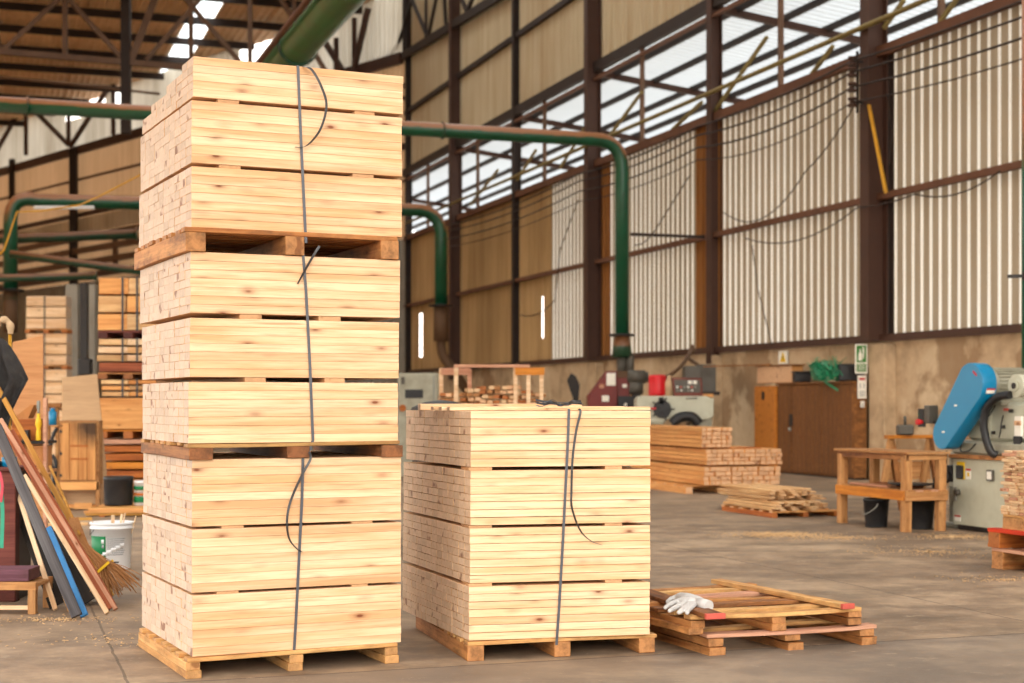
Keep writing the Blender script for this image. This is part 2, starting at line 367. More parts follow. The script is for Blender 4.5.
def board_mesh(L, W, H, mat, var=0, bv=.003, wob=0.0, skew=0.0):   # length on x, origin at the centre
    key = (round(L, 3), round(W, 3), round(H, 3), mat, var)
    if key in _bc: return _bc[key]
    bm = bmesh.new(); bmesh.ops.create_cube(bm, size=1)
    for v in bm.verts: v.co = Vector((v.co.x*L, v.co.y*W, v.co.z*H))
    if wob:
        bmesh.ops.subdivide_edges(bm, edges=[e for e in bm.edges if abs(e.verts[0].co.x-e.verts[1].co.x) > L*.5], cuts=5)
        ph = U(0, 6)
        for v in bm.verts:
            k = math.sin(v.co.x/L*4+ph)*wob; v.co.z += k*.5+U(-.12, .12)*wob; v.co.y += k*.8+U(-.2, .2)*wob
    if skew:
        for v in bm.verts: v.co.x -= v.co.y*skew
    bmesh.ops.bevel(bm, geom=bm.edges[:], offset=bv, segments=1, affect='EDGES')
    me = bpy.data.meshes.new('board'); bm.to_mesh(me); bm.free(); me.materials.append(M[mat]); _bc[key] = me; return me
def board(name, L, W, H, mat, c, parent=None, rot=(0, 0, 0), var=0, wob=0.0, bv=.003, skew=0.0):
    o = link(name, board_mesh(L, W, H, mat, var, bv, wob, skew), parent); o.location = c; o.rotation_euler = rot; return o
def board_pq(name, p, q, W, H, mat, parent=None, roll=0.0, up=(0, 0, 1)):   # a board from p to q (centre line)
    p, q = Vector(p), Vector(q); d = (q-p); L = d.length; d.normalize(); up = Vector(up)
    sd = up.cross(d)
    if sd.length < 1e-4: sd = Vector((0, 1, 0))
    sd.normalize(); uu = d.cross(sd)
    Rm = Matrix((d, sd, uu)).transposed() @ Matrix.Rotation(roll, 3, 'X')
    o = link(name, board_mesh(L, W, H, mat, random.random(), .003), parent); o.location = (p+q)/2; o.rotation_euler = Rm.to_euler(); return o
ORD = 'zeroth first second third fourth fifth sixth seventh eighth ninth tenth eleventh twelfth thirteenth fourteenth'.split()
# ================================================================ camera, world
cd = bpy.data.cameras.new('camera'); cam = bpy.data.objects.new('camera', cd); C.objects.link(cam)
cam.location = (0, 0, EYE); cam.rotation_euler = (R(90), 0, 0)
cd.sensor_width = 36; cd.lens = FP/1024*36; cd.shift_y = 60.5/1024; cd.clip_end = 400
cd.dof.use_dof = True; cd.dof.focus_distance = 9.0; cd.dof.aperture_fstop = 2.4
sc.camera = cam
w = bpy.data.worlds.new('sky'); sc.world = w; w.use_nodes = True
nt = w.node_tree; nt.nodes.clear()
wo = nt.nodes.new('ShaderNodeOutputWorld'); bg = nt.nodes.new('ShaderNodeBackground')
tc = nt.nodes.new('ShaderNodeTexCoord'); sx = nt.nodes.new('ShaderNodeSeparateXYZ'); rp = nt.nodes.new('ShaderNodeValToRGB')
nt.links.new(tc.outputs['Generated'], sx.inputs[0]); nt.links.new(sx.outputs[2], rp.inputs[0])
rp.color_ramp.elements[0].color = (1.0, .93, .84, 1); rp.color_ramp.elements[1].color = (.90, .95, 1.0, 1); rp.color_ramp.elements[1].position = .8
nt.links.new(rp.outputs[0], bg.inputs[0]); bg.inputs[1].default_value = 3.2; nt.links.new(bg.outputs[0], wo.inputs[0])
vs_ = sc.view_settings; vs_.view_transform = 'Standard'; vs_.look = 'None'; vs_.gamma = 1; vs_.exposure = 0.40; vs_.use_curve_mapping = False
sc.cycles.use_denoising = True; sc.cycles.max_bounces = 7; sc.cycles.diffuse_bounces = 5; sc.cycles.transmission_bounces = 5

# hazy sun, coming in low through the open front of the hall
sl = bpy.data.lights.new('sun', 'SUN'); sl.energy = 0.75; sl.angle = R(25); sl.color = (1.0, .88, .72)
so = bpy.data.objects.new('sun', sl); C.objects.link(so)
so.rotation_euler = Vector((-.05, 1.0, -.42)).to_track_quat('-Z', 'Y').to_euler()

# ================================================================ the hall
def corr(mb, fr, t0, t1, h0, h1, off=0.0, per=.288, rw=.03, rd=.035, mi=(0, 1), ph=0.0):
    """a trapezoid-corrugated sheet standing on a wall plane fr(t, h, off)"""
    xs = []; k = math.floor((t0-ph)/per)
    while ph+k*per < t1:
        a = ph+k*per
        for x, o, m in ((a, 0, 0), (a+per-rw-.022, 0, 1), (a+per-rw-.010, rd, 1), (a+per-.012, rd, 1)):
            xs.append((x, o, m))
        k += 1
    xs.append((ph+k*per, 0, 0))
    pts = []
    for i, (x, o, m) in enumerate(xs):
        if x < t0: 
            nx = xs[i+1]
            if nx[0] > t0: pts.append((t0, o, m))
        elif x <= t1: pts.append((x, o, m))
    if pts[-1][0] < t1-1e-4: pts.append((t1, pts[-1][1], 0))
    vs = []; fs = []
    for x, o, m in pts: vs += [fr(x, h0, off+o), fr(x, h1, off+o)]
    base = len(mb.v); mb.v += vs
    for i in range(len(pts)-1):
        mb.f.append([base+2*i, base+2*i+2, base+2*i+3, base+2*i+1]); mb.mi.append(mi[1] if pts[i][2] else mi[0]); mb.sm.append(False)

# floor
mb = MB(); mb.box((0, 30, -.1), (170, 190, .2)); struct('floor', mb, 'floor', 'worn brown concrete floor with slab joints')

H1, H2, H3, H4, H5 = 2.7, 5.44, 8.22, 10.87, 15.6; HR = 18.5
TE = (63.3-20)/.947
# right wall: concrete base, sheet bays, upper cladding
mb = MB(); mb.prism([(-24, 0), (TE+.3, 0), (TE+.3, H1), (-24, H1)], WL(0, 0, 0), WD, (0, 0, 1), -WN, .22)
wr = struct('wall_right', mb, 'plaster', 'stained plastered concrete base wall')
def bay(x0, x1, h0, h1, kind):                      # x1 > x0 in the photo: x1 is the nearer end
    t0, t1 = (WT(x1) if x1 < 1100 else -24), WT(x0)
    return t0, t1, h0, h1, kind
bays = []
for (ha, hb) in ((H1, H2), (H2, H3)):
    bays += [bay(893, 1200, ha, hb, 'T'), bay(886, 893, ha, hb, 'K'), bay(722, 862, ha, hb, 'T'), bay(713, 722, ha, hb, 'B'),
             bay(695, 706, ha, hb, 'B'), bay(611, 695, ha, hb, 'T'), bay(596, 611, ha, hb, 'B'), bay(551, 592, ha, hb, 'T')]
bays += [bay(405, 551, H2, H3, 'O')]
slits = [(541.5, 544, 338, 296), (419, 422, 357, 313), (406.5, 409, 375, 318)]
last = 551
for xa, xb, yb, yt in slits:
    bays.append(bay(xb, last, H1, H2, 'O'))
    h0 = WP(xb, yb).z; h1 = WP(xb, yt).z
    bays.append(bay(xa, xb, H1, h0, 'O')); bays.append(bay(xa, xb, h1, H2, 'O')); last = xa
bays.append(bay(400, last, H1, H2, 'O'))
for t0, t1, h0, h1, k in bays:
    mb = MB(); ov = .03 if k == 'O' and False else 0
    corr(mb, WL, t0, t1, h0, h1, -.02)
    mats = {'T': ('sheet', 'sheetrib'), 'B': ('rustsheet', 'rustsheet'), 'O': ('opaque', 'opaque'), 'K': ('columndark', 'columndark')}[k]  # K is coloured dark to paint in the shaded wall behind the column
    struct('wall_sheet', mb, mats, {'T': 'pale corrugated sheet with daylight through its ribs', 'B': 'rust brown wall sheet', 'O': 'brown opaque wall sheet', 'K': 'dark sheet strip standing in for shade beside the column'}[k])
mb = MB(); corr(mb, WL, -24, TE+.3, H4, HR+.3, -.02); struct('wall_upper', mb, ('upper', 'upper'), 'beige corrugated upper wall cladding')

# beams and girts along the wall
def wall_beam(h, w, d, off, mat, t0=-24, t1=TE+.2, name='wall_beam'):
    mb = MB(); mb.bar(WL(t0, h, off), WL(t1, h, off), w, d); return struct(name, mb, mat)
wall_beam(H1+.03, .12, .14, .05, 'column'); wall_beam(H2, .12, .12, .1, 'rust'); wall_beam(H3, .14, .2, .1, 'rust')
wall_beam(H4+.05, .16, .3, .12, 'columndark'); wall_beam(H4-.28, .1, .08, .16, 'rust'); wall_beam(13.4, .12, .18, .08, 'columndark')
mb = MB(); mb.bar(WP(381, 70, .25), WP(500, -4, .25), .18, .3); mb.bar(WP(500, -4, .25), WL(8, 15.2, .25), .18, .3)
struct('gable_truss', mb, 'columndark', 'dark truss chord on the upper wall')
for a, b in [((392, 66), (381, 10)), ((392, 66), (415, -10)), ((404, 56), (404, -10)), ((428, 38), (407, -12)), ((428, 38), (438, -10)), ((426, 38), (426, -10)), ((446, 26), (444, -10)), ((467, 12), (458, -10)), ((467, 12), (476, -10))]:
    mb = MB(); mb.bar(WP(*a, .25), WP(*b, .25), .12, .12); struct('truss_web', mb, 'columndark')

# columns standing against the right wall
def column(x, off, d, wdt, h0, h1, mat, nm='wall_column', ty='I'):
    t = WT(x, off); mb = MB(); p = WL(t, h0, off-d/2); q = WL(t, h1, off-d/2)
    if ty == 'I': mb.ibeam(p, q, wdt, d, WN, .025)
    else: mb.bar(p, q, wdt, d, WN)
    o = struct(nm, mb, mat); return t
tcs = []
tcs.append(column(864, .43, .43, .30, H1, HR, 'column'))
tcs.append(column(708.5, .26, .30, .26, H1-.3, HR, 'column'))
tcs.append(column(585.5, .42, .42, .28, H1, HR, 'column'))
tcs.append(column(512.5, .22, .26, .24, H1-.4, HR, 'columndark'))
tcs.append(column(449.5, .40, .44, .30, H1-.4, HR, 'column'))
tcs.append(column(405.5, .22, .26, .20, H1-.4, HR, 'columndark'))
for k in range(3): 
    mb = MB(); t = tcs[0]-7.4*(k+1); mb.ibeam(WL(t, 0, .2), WL(t, HR, .2), .3, .4, WN, .025); struct('wall_column', mb, 'column')
# concrete piers under the columns
for t, wd_ in ((tcs[0]-.15, .55), (tcs[1], .4), (tcs[2], .7), (tcs[3], .35), (tcs[4], .5)):
    mb = MB(); mb.cbox((0, 0, H1/2-.05), (wd_, .4, H1-.1), .02)
    Mx = Matrix((WD, WN, Vector((0, 0, 1)))).transposed().to_4x4(); Mx.translation = WL(t, 0, .05); mb.v = [Mx @ p for p in mb.v]
    struct('wall_pier', mb, 'plaster')
# mullions and braces in the open band, and the long thin pipe
for x in (430, 547, 645, 784, 945, 480):
    t = WT(x); mb = MB(); mb.bar(WL(t, H3, .08), WL(t, H4, .08), .1, .1, WN); struct('band_mullion', mb, 'truss')
for a, b in [((642, 92), (608, 138)), ((767, 37), (714, 112)), ((904, 0), (884, 28)), ((833, 46), (805, 83)), ((985, -40), (940, 22)), ((590, 120), (560, 168)), ((702, 102), (672, 130)), ((536, 150), (517, 180)), ((498, 170), (470, 205))]:
    mb = MB(); mb.bar(WP(*a, .12), WP(*b, .12), .07, .07); struct('band_brace', mb, 'olive')
mb = MB(); mb.tube([WL(t, 8.66, .50) for t in (-8, 2, 12, 22, 32, 44)], .055, 8)
tag(obj('thin_pipe', mb, 'olive'), 'thin olive pipe running level along the open band above the wall sheets', 'pipe')

# lean-to roof outside, seen through the open band
SL = -.118
def lean(t, s, dz=0): return WL(t, H4+SL*s+dz, -s)
mb = MB(); NT = 0; per = .3; t = -14
while t < 62:
    base = len(mb.v)
    for tt, dz in ((t, 0), (t+.15, 0), (t+.19, .06), (t+.26, .06), (t+.3, 0)):
        mb.v += [lean(tt, 0, dz+.12), lean(tt, 9.5, dz+.12)]
    for i in range(4): mb.f.append([base+2*i, base+2*i+2, base+2*i+3, base+2*i+1]); mb.mi.append(0); mb.sm.append(False)
    t += .3
struct('roof_lean_to', mb, 'leanroof', 'white translucent corrugated lean-to roof')
for s_ in (.5, 1.7, 2.9, 4.1, 5.3, 6.5, 7.7, 8.9):
    mb = MB(); mb.bar(lean(-14, s_, 0), lean(62, s_, 0), .1, .15); struct('roof_purlin', mb, 'columndark')
for t in tcs[:5]+[tcs[0]-7.4, tcs[5]+6]:
    mb = MB(); mb.bar(lean(t, 0, -.1), lean(t, 9.4, -.1), .14, .16); struct('roof_tie', mb, 'column')
    mb = MB(); mb.bar(lean(t, 9.4, -.1), WL(t, 0, -9.4), .2, .2, WD); struct('outer_post', mb, 'column')

# back wall
def BLs(t, h, off): return BL(t, h, off)
sgn = 1 if (Vector((0, 0, 0))-B0).dot(BN) > 0 else -1
def BF(t, h, off): return BL(t, h, off*sgn)
TB = 56
mb = MB(); corr(mb, BF, 0, TB, 8.2, H5, 0, .32, .06, .04); struct('wall_back', mb, ('backlow', 'backlow'), 'tan corrugated back wall')
mb = MB(); corr(mb, BF, 0, TB, 0, 8.2, 0, .5, .07, .05); struct('wall_back_lower', mb, ('concrete', 'concrete'), 'grey lower back wall')
for a, b, hh in ((0, BT(275), HR), (BT(275), BT(240), 17.5), (BT(240), BT(128), HR), (BT(128), BT(112), 17.3), (BT(112), BT(106), HR), (BT(106), BT(66), 17.5), (BT(66), TB, HR)):
    mb = MB(); corr(mb, BF, a, b, H5, hh, .02, .32, .06, .04); struct('wall_gable', mb, ('backup', 'backup'))
def back_beam(h, w_, d, off, mat, t0=0, t1=TB):
    mb = MB(); mb.bar(BF(t0, h, off), BF(t1, h, off), w_, d); return struct('back_beam', mb, mat)
back_beam(H5, .2, .45, .3, 'column'); back_beam(12.0, .15, .25, .1, 'column'); back_beam(14.0, .12, .12, .1, 'truss')
for h, m in ((10.6, 'truss'), (9.9, 'truss'), (9.2, 'truss'), (8.5, 'column')): back_beam(h, .3, .3, .5, m, BT(140)-1, TB)
mb = MB(); corr(mb, BF, BT(142), BT(10), 10.95, 11.8, .08, .5, .1, .03); struct('window_1', mb, ('backup', 'backup'), 'pale light strip in the back wall')
def bbar(a, b, w_=.2, mat='column', off=.5):
    mb = MB(); p, q = BP(*a), BP(*b); o = Vector((BN.x, BN.y, 0))*sgn*off; mb.bar(p+o, q+o, w_, w_); struct('gable_web', mb, mat)
for a, b in [((34, 100), (34, 156)), ((77, 100), (77, 146)), ((30, 107), (0, 160)), ((41, 110), (77, 146)), ((115, 92), (79, 147)), ((122, 60), (122, 136)), ((346, 40), (346, 90)), ((326, 30), (352, 72)), ((364, 20), (364, 75)), ((378, 10), (364, 70))]: bbar(a, b)
bbar((82, 150), (82, 300), .4, 'columndark'); bbar((20, 160), (20, 300), .3, 'columndark'); bbar((124, 240), (124, 270), .25, 'truss')

# left wall (outside the frame) and the main roof
def LWp(t, h, off=0): return WL(t, h, 22.0-off)
tl = lambda s: ((37.88 - .76*WL(0, 0, s).x - .65*WL(0, 0, s).y)/(.76*WD.x+.65*WD.y))
mb = MB(); corr(mb, lambda t, h, o: LWp(t, h, o), -24, 30, 5.5, HR, 0, .6, .1, .04); corr(mb, lambda t, h, o: LWp(t, h, o), 30, tl(22.0), 0, HR, 0, .6, .1, .04); struct('wall_left', mb, ('backlow', 'backlow'), 'tan corrugated side wall')  # unseen wall; its low opening is added to light the stacks from the left
skyl = [(.1, .9), (6.9, 8.0)]
def roof_strip(s0, s1, mats, nm, ta=-24, tb=None):
    mb = MB(); s = s0
    while s < s1-1e-3:
        e = min(s+.32, s1); base = len(mb.v); kk = (e-s)/.32
        for q, dz in ((0, 0), (.2, 0), (.235, -.05), (.285, -.05), (.32, 0)):
            ss = s+q*kk; mb.v += [WL(ta, HR+dz, ss), WL(tl(ss)+1.2 if tb is None else tb, HR+dz, ss)]
        for i in range(4): mb.f.append([base+2*i, base+2*i+2, base+2*i+3, base+2*i+1]); mb.mi.append(0); mb.sm.append(False)
        s = e
    struct(nm, mb, mats)
s = -.3
for a, b in skyl+[(22.3, 22.3)]:
    q = s
    for c0_, c1_ in ((2.6, 4.6), (10.4, 12.4), (15.4, 17.4), (19.6, 21.2)):    # unseen clear sheets, added over the near hall to let in more daylight
        if s < c0_ and c1_ < a: roof_strip(q, c0_, 'roofdark', 'roof_sheet'); roof_strip(c0_, c1_, 'skylight', 'roof_skylight', -24, 40); roof_strip(c0_, c1_, 'roofdark', 'roof_sheet', 40); q = c1_
    roof_strip(q, a, 'roofdark', 'roof_sheet')
    if b > a: roof_strip(a, b, 'skylight', 'roof_skylight')
    s = b
for k in range(18):
    t = 20+k*4.1; e = min(22.0, 22.0)
    # inboard distance where this purlin meets the back wall
    a = 0.0
    if t > tl(0): 
        lo, hi = 0, 22
        for _ in range(30):
            mid = (lo+hi)/2
            if tl(mid) < t: lo = mid
            else: hi = mid
        a = lo
    if a > 21: continue
    mb = MB(); mb.bar(WL(t, HR-.28, a), WL(t, HR-.28, 22), .14, .32); struct('purlin', mb, 'columndark')
# roof truss across the hall at its far end
T0 = Vector((-16, 58.5, 0)); TU = -WN
def TP(x, y): return plane_pt(x, y, T0, TU)
def tbar(a, b, w_, mat='truss', nm='truss_bar'):
    mb = MB(); mb.bar(TP(*a), TP(*b), w_, w_); struct(nm, mb, mat)
tbar((-60, 46.5), (404, 86), .22, 'truss', 'truss_chord')
for a, b in [((0, 53), (62, -4)), ((62, -4), (100, -42)), ((65, 57), (65, -42)), ((127, 64), (55, -16)), ((129, 65), (170, -40)), ((146, 60), (192, 8)), ((192, 8), (235, -40)), ((240, 62), (190, 4)), ((190, 4), (150, -42)), ((191, 70), (191, -42)), ((250, 72), (250, -42)), ((300, 76), (290, -42)), ((330, 78), (255, -42)), ((0, 50), (-20, -42)), ((-20, 48), (0, 20))]:
    tbar(a, b, .17 if a != (129, 65) else .28)
mb = MB(); mb.bar(TP(126, 134), TP(126, -42), .34, .34); struct('truss_post', mb, 'columndark')
mb = MB(); mb.tube([TP(-10, 76), TP(70, 84), TP(160, 94)], .05, 6); struct('truss_rod', mb, 'truss')

# ================================================================ ducts
def bend(p0, pc, p1, r, n=8):                        # rounded corner at pc
    p0, pc, p1 = Vector(p0), Vector(pc), Vector(p1); a = pc+(p0-pc).normalized()*r; b = pc+(p1-pc).normalized()*r
    return [p0]+[(a*(1-t)**2+pc*2*t*(1-t)+b*t*t) for t in [i/n for i in range(n+1)]]+[p1]
def flange(parent, p, r, d=(0, 0, 1), t=.06, mat='blackmetal'):
    mb = MB(); d = Vector(d); mb.cyl(Vector(p)-d*t/2, Vector(p)+d*t/2, r, seg=24); return obj('flange', mb, mat, parent, world=True)
# duct A: across the hall, elbow by the wall, drops to the maroon machine
pa = PX(622, 141, 38.0); la = pa+WN*20.2
d = thing('extraction_duct', 'long green and rust duct crossing the hall, dropping beside the maroon machine', 'duct', (pa.x, pa.y, 2.1), 0)
bt = Vector((pa.x, pa.y, WP(622, 336).z)); bt.z = 3.15
mb = MB(); mb.tube(bend(la, pa, bt, .7), .17, 20); obj('pipe', mb, 'green', d, True)
flange(d, bt, .32); flange(d, pa+WN*14.0, .21, WN, .05, 'greend')
flange(d, pa+WN*4.6, .21, WN, .05, 'greend')
mb = MB(); mb.cyl(bt, bt-Vector((0, 0, .55)), .18, .26, 20); obj('hopper_cone', mb, 'greend', d, True)
mb = MB(); mb.cyl(bt-Vector((0, 0, .5)), bt-Vector((0, 0, .95)), .13, .13, 16); mb.cyl(bt-Vector((-.2, .1, .5)), bt-Vector((-.2, .1, .95)), .09, .09, 16); obj('inlet_pipe', mb, 'greydark', d, True)
# duct B: elbows at both ends
pb = PX(441, 211, 52.0); pl = plane_pt(10.5, 194, Vector((pb.x, pb.y, 0)), TU); pl.z = pb.z
d = thing('extraction_duct', 'green duct with a dusty top and bends at both ends behind the tall stack', 'duct', (pl.x, pl.y, 3), 0)
b1 = Vector((pb.x, pb.y, 4.75)); b2 = Vector((pl.x, pl.y, PX(0, 300, pl.y).z))
p = bend(b1, pb, pl, .85)[:-1]+bend(b1, pl, b2, .85)[1:]
mb = MB(); mb.tube(p, .215, 20); obj('pipe', mb, 'green', d, True); flange(d, b1, .42); flange(d, b2+Vector((0, 0, .3)), .42)
mb = MB(); mb.cyl(b1, b1-Vector((0, 0, 1.2)), .25, .25, 20); mb.tube(bend(b1-Vector((0, 0, 1.1)), b1-Vector((0, 0, 1.6)), b1-Vector((-.9, 0, 2.9)), .3), .16, 14); obj('lower_pipe', mb, 'brownhose', d, True)
mb = MB(); mb.cyl(b2+Vector((0, 0, .3)), b2-Vector((0, 0, 1.0)), .22, .20, 20); obj('lower_pipe', mb, 'brownhose', d, True)
# duct C: the big one overhead
c0 = plane_pt(332, 8, Vector((0, 31, 0)), Vector((1, 0, 0))); c0 = PX(332, 6, 31.0)
d = thing('overhead_duct', 'large olive green round duct sloping down from the top edge behind the tall stack', 'duct', (c0.x, c0.y, c0.z), 0)
ce = c0+WD*17.2; mb = MB(); mb.tube([c0-WD*9, c0-WD*2, c0+WD*4]+bend(c0+WD*8, ce, Vector((ce.x, ce.y, .6)), 1.1), .41, 28); obj('pipe', mb, 'greenbig', d, True)
q = c0+WD*3.6; flange(d, q, .47, WD, .09, 'green')
mb = MB(); mb.tube([c0-WD*9+WN*.55, c0+WN*.55, c0+WD*16+WN*.55], .07, 10); obj('side_pipe', mb, 'rust', d, True)
# small level pipes on the left, each its own
def lpipe(x0, y0, x1, y1, Z, r, mat, label):
    a, b = PX(x0, y0, Z), PX(x1, y1, Z+.5)
    mb = MB(); mb.tube([a, (a+b)/2, b], r, 14); dd = (b-a).normalized(); mb.cyl(b-dd*.02, b+dd*.05, r*1.25, seg=14)
    tag(obj('level_pipe', mb, mat), label, 'pipe')
lpipe(-80, 242, 136, 234, 50, .16, 'greend', 'dull green straight pipe just under the bent duct on the left')
lpipe(10, 254, 170, 275, 46, .12, 'greend', 'thin green pipe with dusty top slanting down towards the tall stack')
lpipe(-75, 280, 95, 276, 44, .11, 'greend', 'lowest thin green pipe, level above the pale lumber stack')
mb = MB(); a = PX(34, 205, 46.5); b = PX(94, 210, 46.5); mb.cbox(((a.x+b.x)/2, a.y, (a.z+b.z)/2), ((b-a).length, .1, .1), .01)
o = tag(obj('fluorescent_lamp', mb, 'white'), 'unlit white tube lamp hanging below the bent green duct', 'lamp')
mb = MB(); P_ = [PX(-8, 262, 30), PX(4, 250, 30), PX(17, 212, 30), PX(40, 211, 30.2), (PX(80, 205, 30.5)), PX(100, 196, 30.6), PX(142, 174, 30.8), PX(175, 150, 31)]
mb.tube(P_, .018, 6); tag(obj('slack_cable', mb, 'yellowsteel'), 'slack yellow cable looped across the bent green duct at the left', 'cable')
mb = MB(); mb.bar(PX(84.5, 283, 34), Vector((PX(84.5, 0, 34).x, 34, 0)), .15, .15); mb.cbox((PX(86, 0, 34).x, 33.95, PX(0, 367, 34).z), (.28, .26, .36), .02)
tag(obj('drain_pipe', mb, 'blackmetal'), 'black upright pipe between the two far lumber stacks', 'pipe')
# posts of the rear wall carrying grey panels
for x0, x1 in ((67, 79), (90, 96)):
    mb = MB(); a = PX(x0, 0, 42); b = PX(x1, 0, 42); mb.box(((a.x+b.x)/2, 42, 2.35), (b.x-a.x, .3, 4.7)); struct('wall_panel', mb, 'concrete')

# wires on the right wall
tI = WT(855, .6)
ins = thing('insulator_bracket', 'iron bracket of cable insulators on the widest brown column', 'bracket', WL(tI, 7, .55), 0)
mb = MB(); hs = [WP(856, y, .6).z for y in (61, 72, 87, 102)]
mb.bar(WL(tI, hs[0]+.2, .55), WL(tI, hs[3]-.2, .55), .04, .04, WN); mb.bar(WL(tI, hs[0], .44), WL(tI, hs[0], .6), .04, .04); mb.bar(WL(tI, hs[3], .44), WL(tI, hs[3], .6), .04, .04); obj('arm', mb, 'blackmetal', ins, True)
for h in hs:
    mb = MB(); p = WL(tI, h-.09, .66)
    for k in range(3): mb.cyl(p+Vector((0, 0, k*.065)), p+Vector((0, 0, k*.065+.045)), .085 if k % 2 == 0 else .05, seg=12)
    obj('insulator', mb, 'column', ins, True)
def wire(pts, r, mat, label, name='cable'):
    mb = MB(); out = []
    for i in range(len(pts)-1):
        a, b, sag = pts[i][0], pts[i+1][0], pts[i+1][1]
        n = 8
        for k in range(n+(i == len(pts)-2)): u = k/n; out.append(a.lerp(b, u)-Vector((0, 0, 4*sag*u*(1-u))))
    mb.tube(out, r, 5); tag(obj(name, mb, mat), label, 'cable')
nm4 = ['topmost', 'second', 'third', 'lowest']
for i, h in enumerate(hs):
    pts = [(WL(-3, h+.25, .66), 0), (WL(tI, h, .66), .22+.05*i), (WL(tcs[1], h-.05, .55), .1+.06*i), (WL(tcs[2], h-.1, .6), .15), (WL(tcs[4], h-.1, .6), .2)]
    wire(pts, .022 if i < 3 else .014, 'columndark', f'{nm4[i]} of the four dark cables strung along the right wall')
wire([(WP(855, 104, .5), 0), (WP(805, 172, .3), .1), (WP(748, 222, .2), .25), (WP(723, 212, .2), .05)], .014, 'columndark', 'thin dark wire drooping across the sheets between the two nearest columns')
wire([(WP(1000, 171, .25), 0), (WP(915, 194, .25), .2), (WP(858, 207, .5), .05), (WP(745, 238, .25), .35)], .014, 'columndark', 'thin wire sagging just under the middle wall beam')
wire([(WP(752, 245, .2), 0), (WP(758, 290, .2), .0), (WP(772, 345, .2), .0)], .012, 'columndark', 'thin wire hanging straight down below the middle wall beam')
wire([(WP(690, 175, .3), 0), (WP(671, 205, .3), 0), (WP(654, 232, .3), 0), (WP(634, 245, .3), .1)], .016, 'columndark', 'thin wire slanting across the sheets right of the tall duct')
wire([(WP(578, 200, .5), 0), (WP(560, 250, .3), 0), (WP(555, 300, .2), 0), (WP(520, 315, .2), .2)], .016, 'columndark', 'thin wire hanging left of the thick dark column')
wire([(WP(887, 93, .45), 0), (WP(892, 130, .3), 0), (WP(889, 165, .3), 0)], .014, 'columndark', 'loose wire hanging beside the widest brown column')
mb = MB(); mb.bar(WP(869, 105, .5), WP(886, 193, .35), .05, .05); tag(obj('yellow_rod', mb, 'yellowsteel'), 'slim yellow rod slanting across the widest brown column', 'rod')
mb = MB(); p = WP(704, 237, .2); mb.bar(p, p+WN*1.9, .07, .07); tag(obj('bracket_arm', mb, 'columndark'), 'short dark arm sticking out level from the second column', 'bracket')
mb = MB(); p = GP(1026.5, 530); mb.cyl((p.x, p.y, 0), (p.x, p.y, 8), .055, seg=16)
gp = tag(obj('upright_pipe', mb, 'green'), 'upright green pipe at the right edge', 'pipe')
mb = MB(); q = Vector((p.x, p.y-.06, PX(0, 276, p.y).z)); mb.bar(q+Vector((.15, 0, 0)), q-Vector((.24, 0, .01)), .03, .04); mb.box(q, (.12, .1, .1))
mb.v = [v-gp.location for v in mb.v]; k = obj('pipe_clamp', mb, 'blackmetal', gp)

# signs on the wall
def wsign(x0, x1, y0, y1, off, name, label, mats, draw):
    a = WP(x0, y1, off); b = WP(x1, y1, off); tpc = WP(x0, y0, off)
    c_ = (a+b)/2
    # the sign hangs flat on the near face of a pier: that face is square to the wall
    return a, b, tpc
def flat_sign(x0, x1, y0, y1, Z0, dirv, name, label, base='label'):
    """board facing the camera side, dirv = its horizontal axis; returns root and a painter (u, v in 0..1)"""
    dirv = Vector(dirv).normalized(); P0 = PX(x0, 402, Z0); P0.z = 0
    a = plane_pt(x0, y1, P0, dirv); b = plane_pt(x1, y1, P0, dirv); t_ = plane_pt(x0, y0, P0, dirv)
    Wd = (b-a).length; Hh = t_.z-a.z; nrm = Vector((dirv.y, -dirv.x, 0))
    root = thing(name, label, 'sign', a, 0)
    mb = MB(); mb.prism([(0, 0), (Wd, 0), (Wd, Hh), (0, Hh)], a, dirv, (0, 0, 1), nrm, .012); obj('panel', mb, base, root, True)
    def paintp(nm, poly, mat, dep=.016):
        mb = MB(); mb.prism([(u*Wd, v*Hh) for u, v in poly], a+nrm*.011, dirv, (0, 0, 1), nrm, dep-.011); obj(nm, mb, mat, root, True)
    return root, paintp
def rect(u0, v0, u1, v1): return [(u0, v0), (u1, v0), (u1, v1), (u0, v1)]
Zs = WP(862, 402, .25).y-.3
r_, pp = flat_sign(855, 867, 344, 373.5, Zs, -WN, 'safety_sign', 'green and white pictogram sign on the pier right of the brown cupboard')
pp('print', rect(.1, .38, .9, .95), 'signgreen'); pp('print', rect(.1, .06, .9, .33), 'signgreen')
pp('pictogram', [(.25, .44), (.55, .44), (.55, .66), (.47, .72), (.43, .84), (.36, .84), (.33, .72), (.25, .66)], 'label', .019)
pp('pictogram', [(.6, .5), (.68, .5), (.74, .78), (.66, .92), (.58, .9), (.6, .78)], 'label', .019)
for i in range(4): pp('text_line', rect(.2, .11+i*.055, .8, .13+i*.055), 'label', .019)
r_, pp = flat_sign(857.5, 866, 375.5, 398.5, Zs, -WN, 'notice_sign', 'white notice with red heading below the green pictogram sign')
pp('heading', rect(.15, .8, .85, .9), 'labelred'); pp('pictogram', [(.2, .45), (.35, .45), (.3, .55), (.35, .66), (.22, .66)], 'greyprint', .018); pp('pictogram', [(.62, .45), (.78, .45), (.78, .66), (.65, .66), (.7, .55)], 'greyprint', .018)
for i in range(3): pp('text_line', rect(.15, .1+i*.09, .85, .14+i*.09), 'greyprint')
r_, pp = flat_sign(860.5, 864, 401, 407.5, Zs, -WN, 'small_notice', 'tiny pale notice lowest on the sign pier'); pp('pictogram', [(.2, .1), (.8, .1), (.5, .9)], 'greyprint')
q = WP(783, 402, .03)
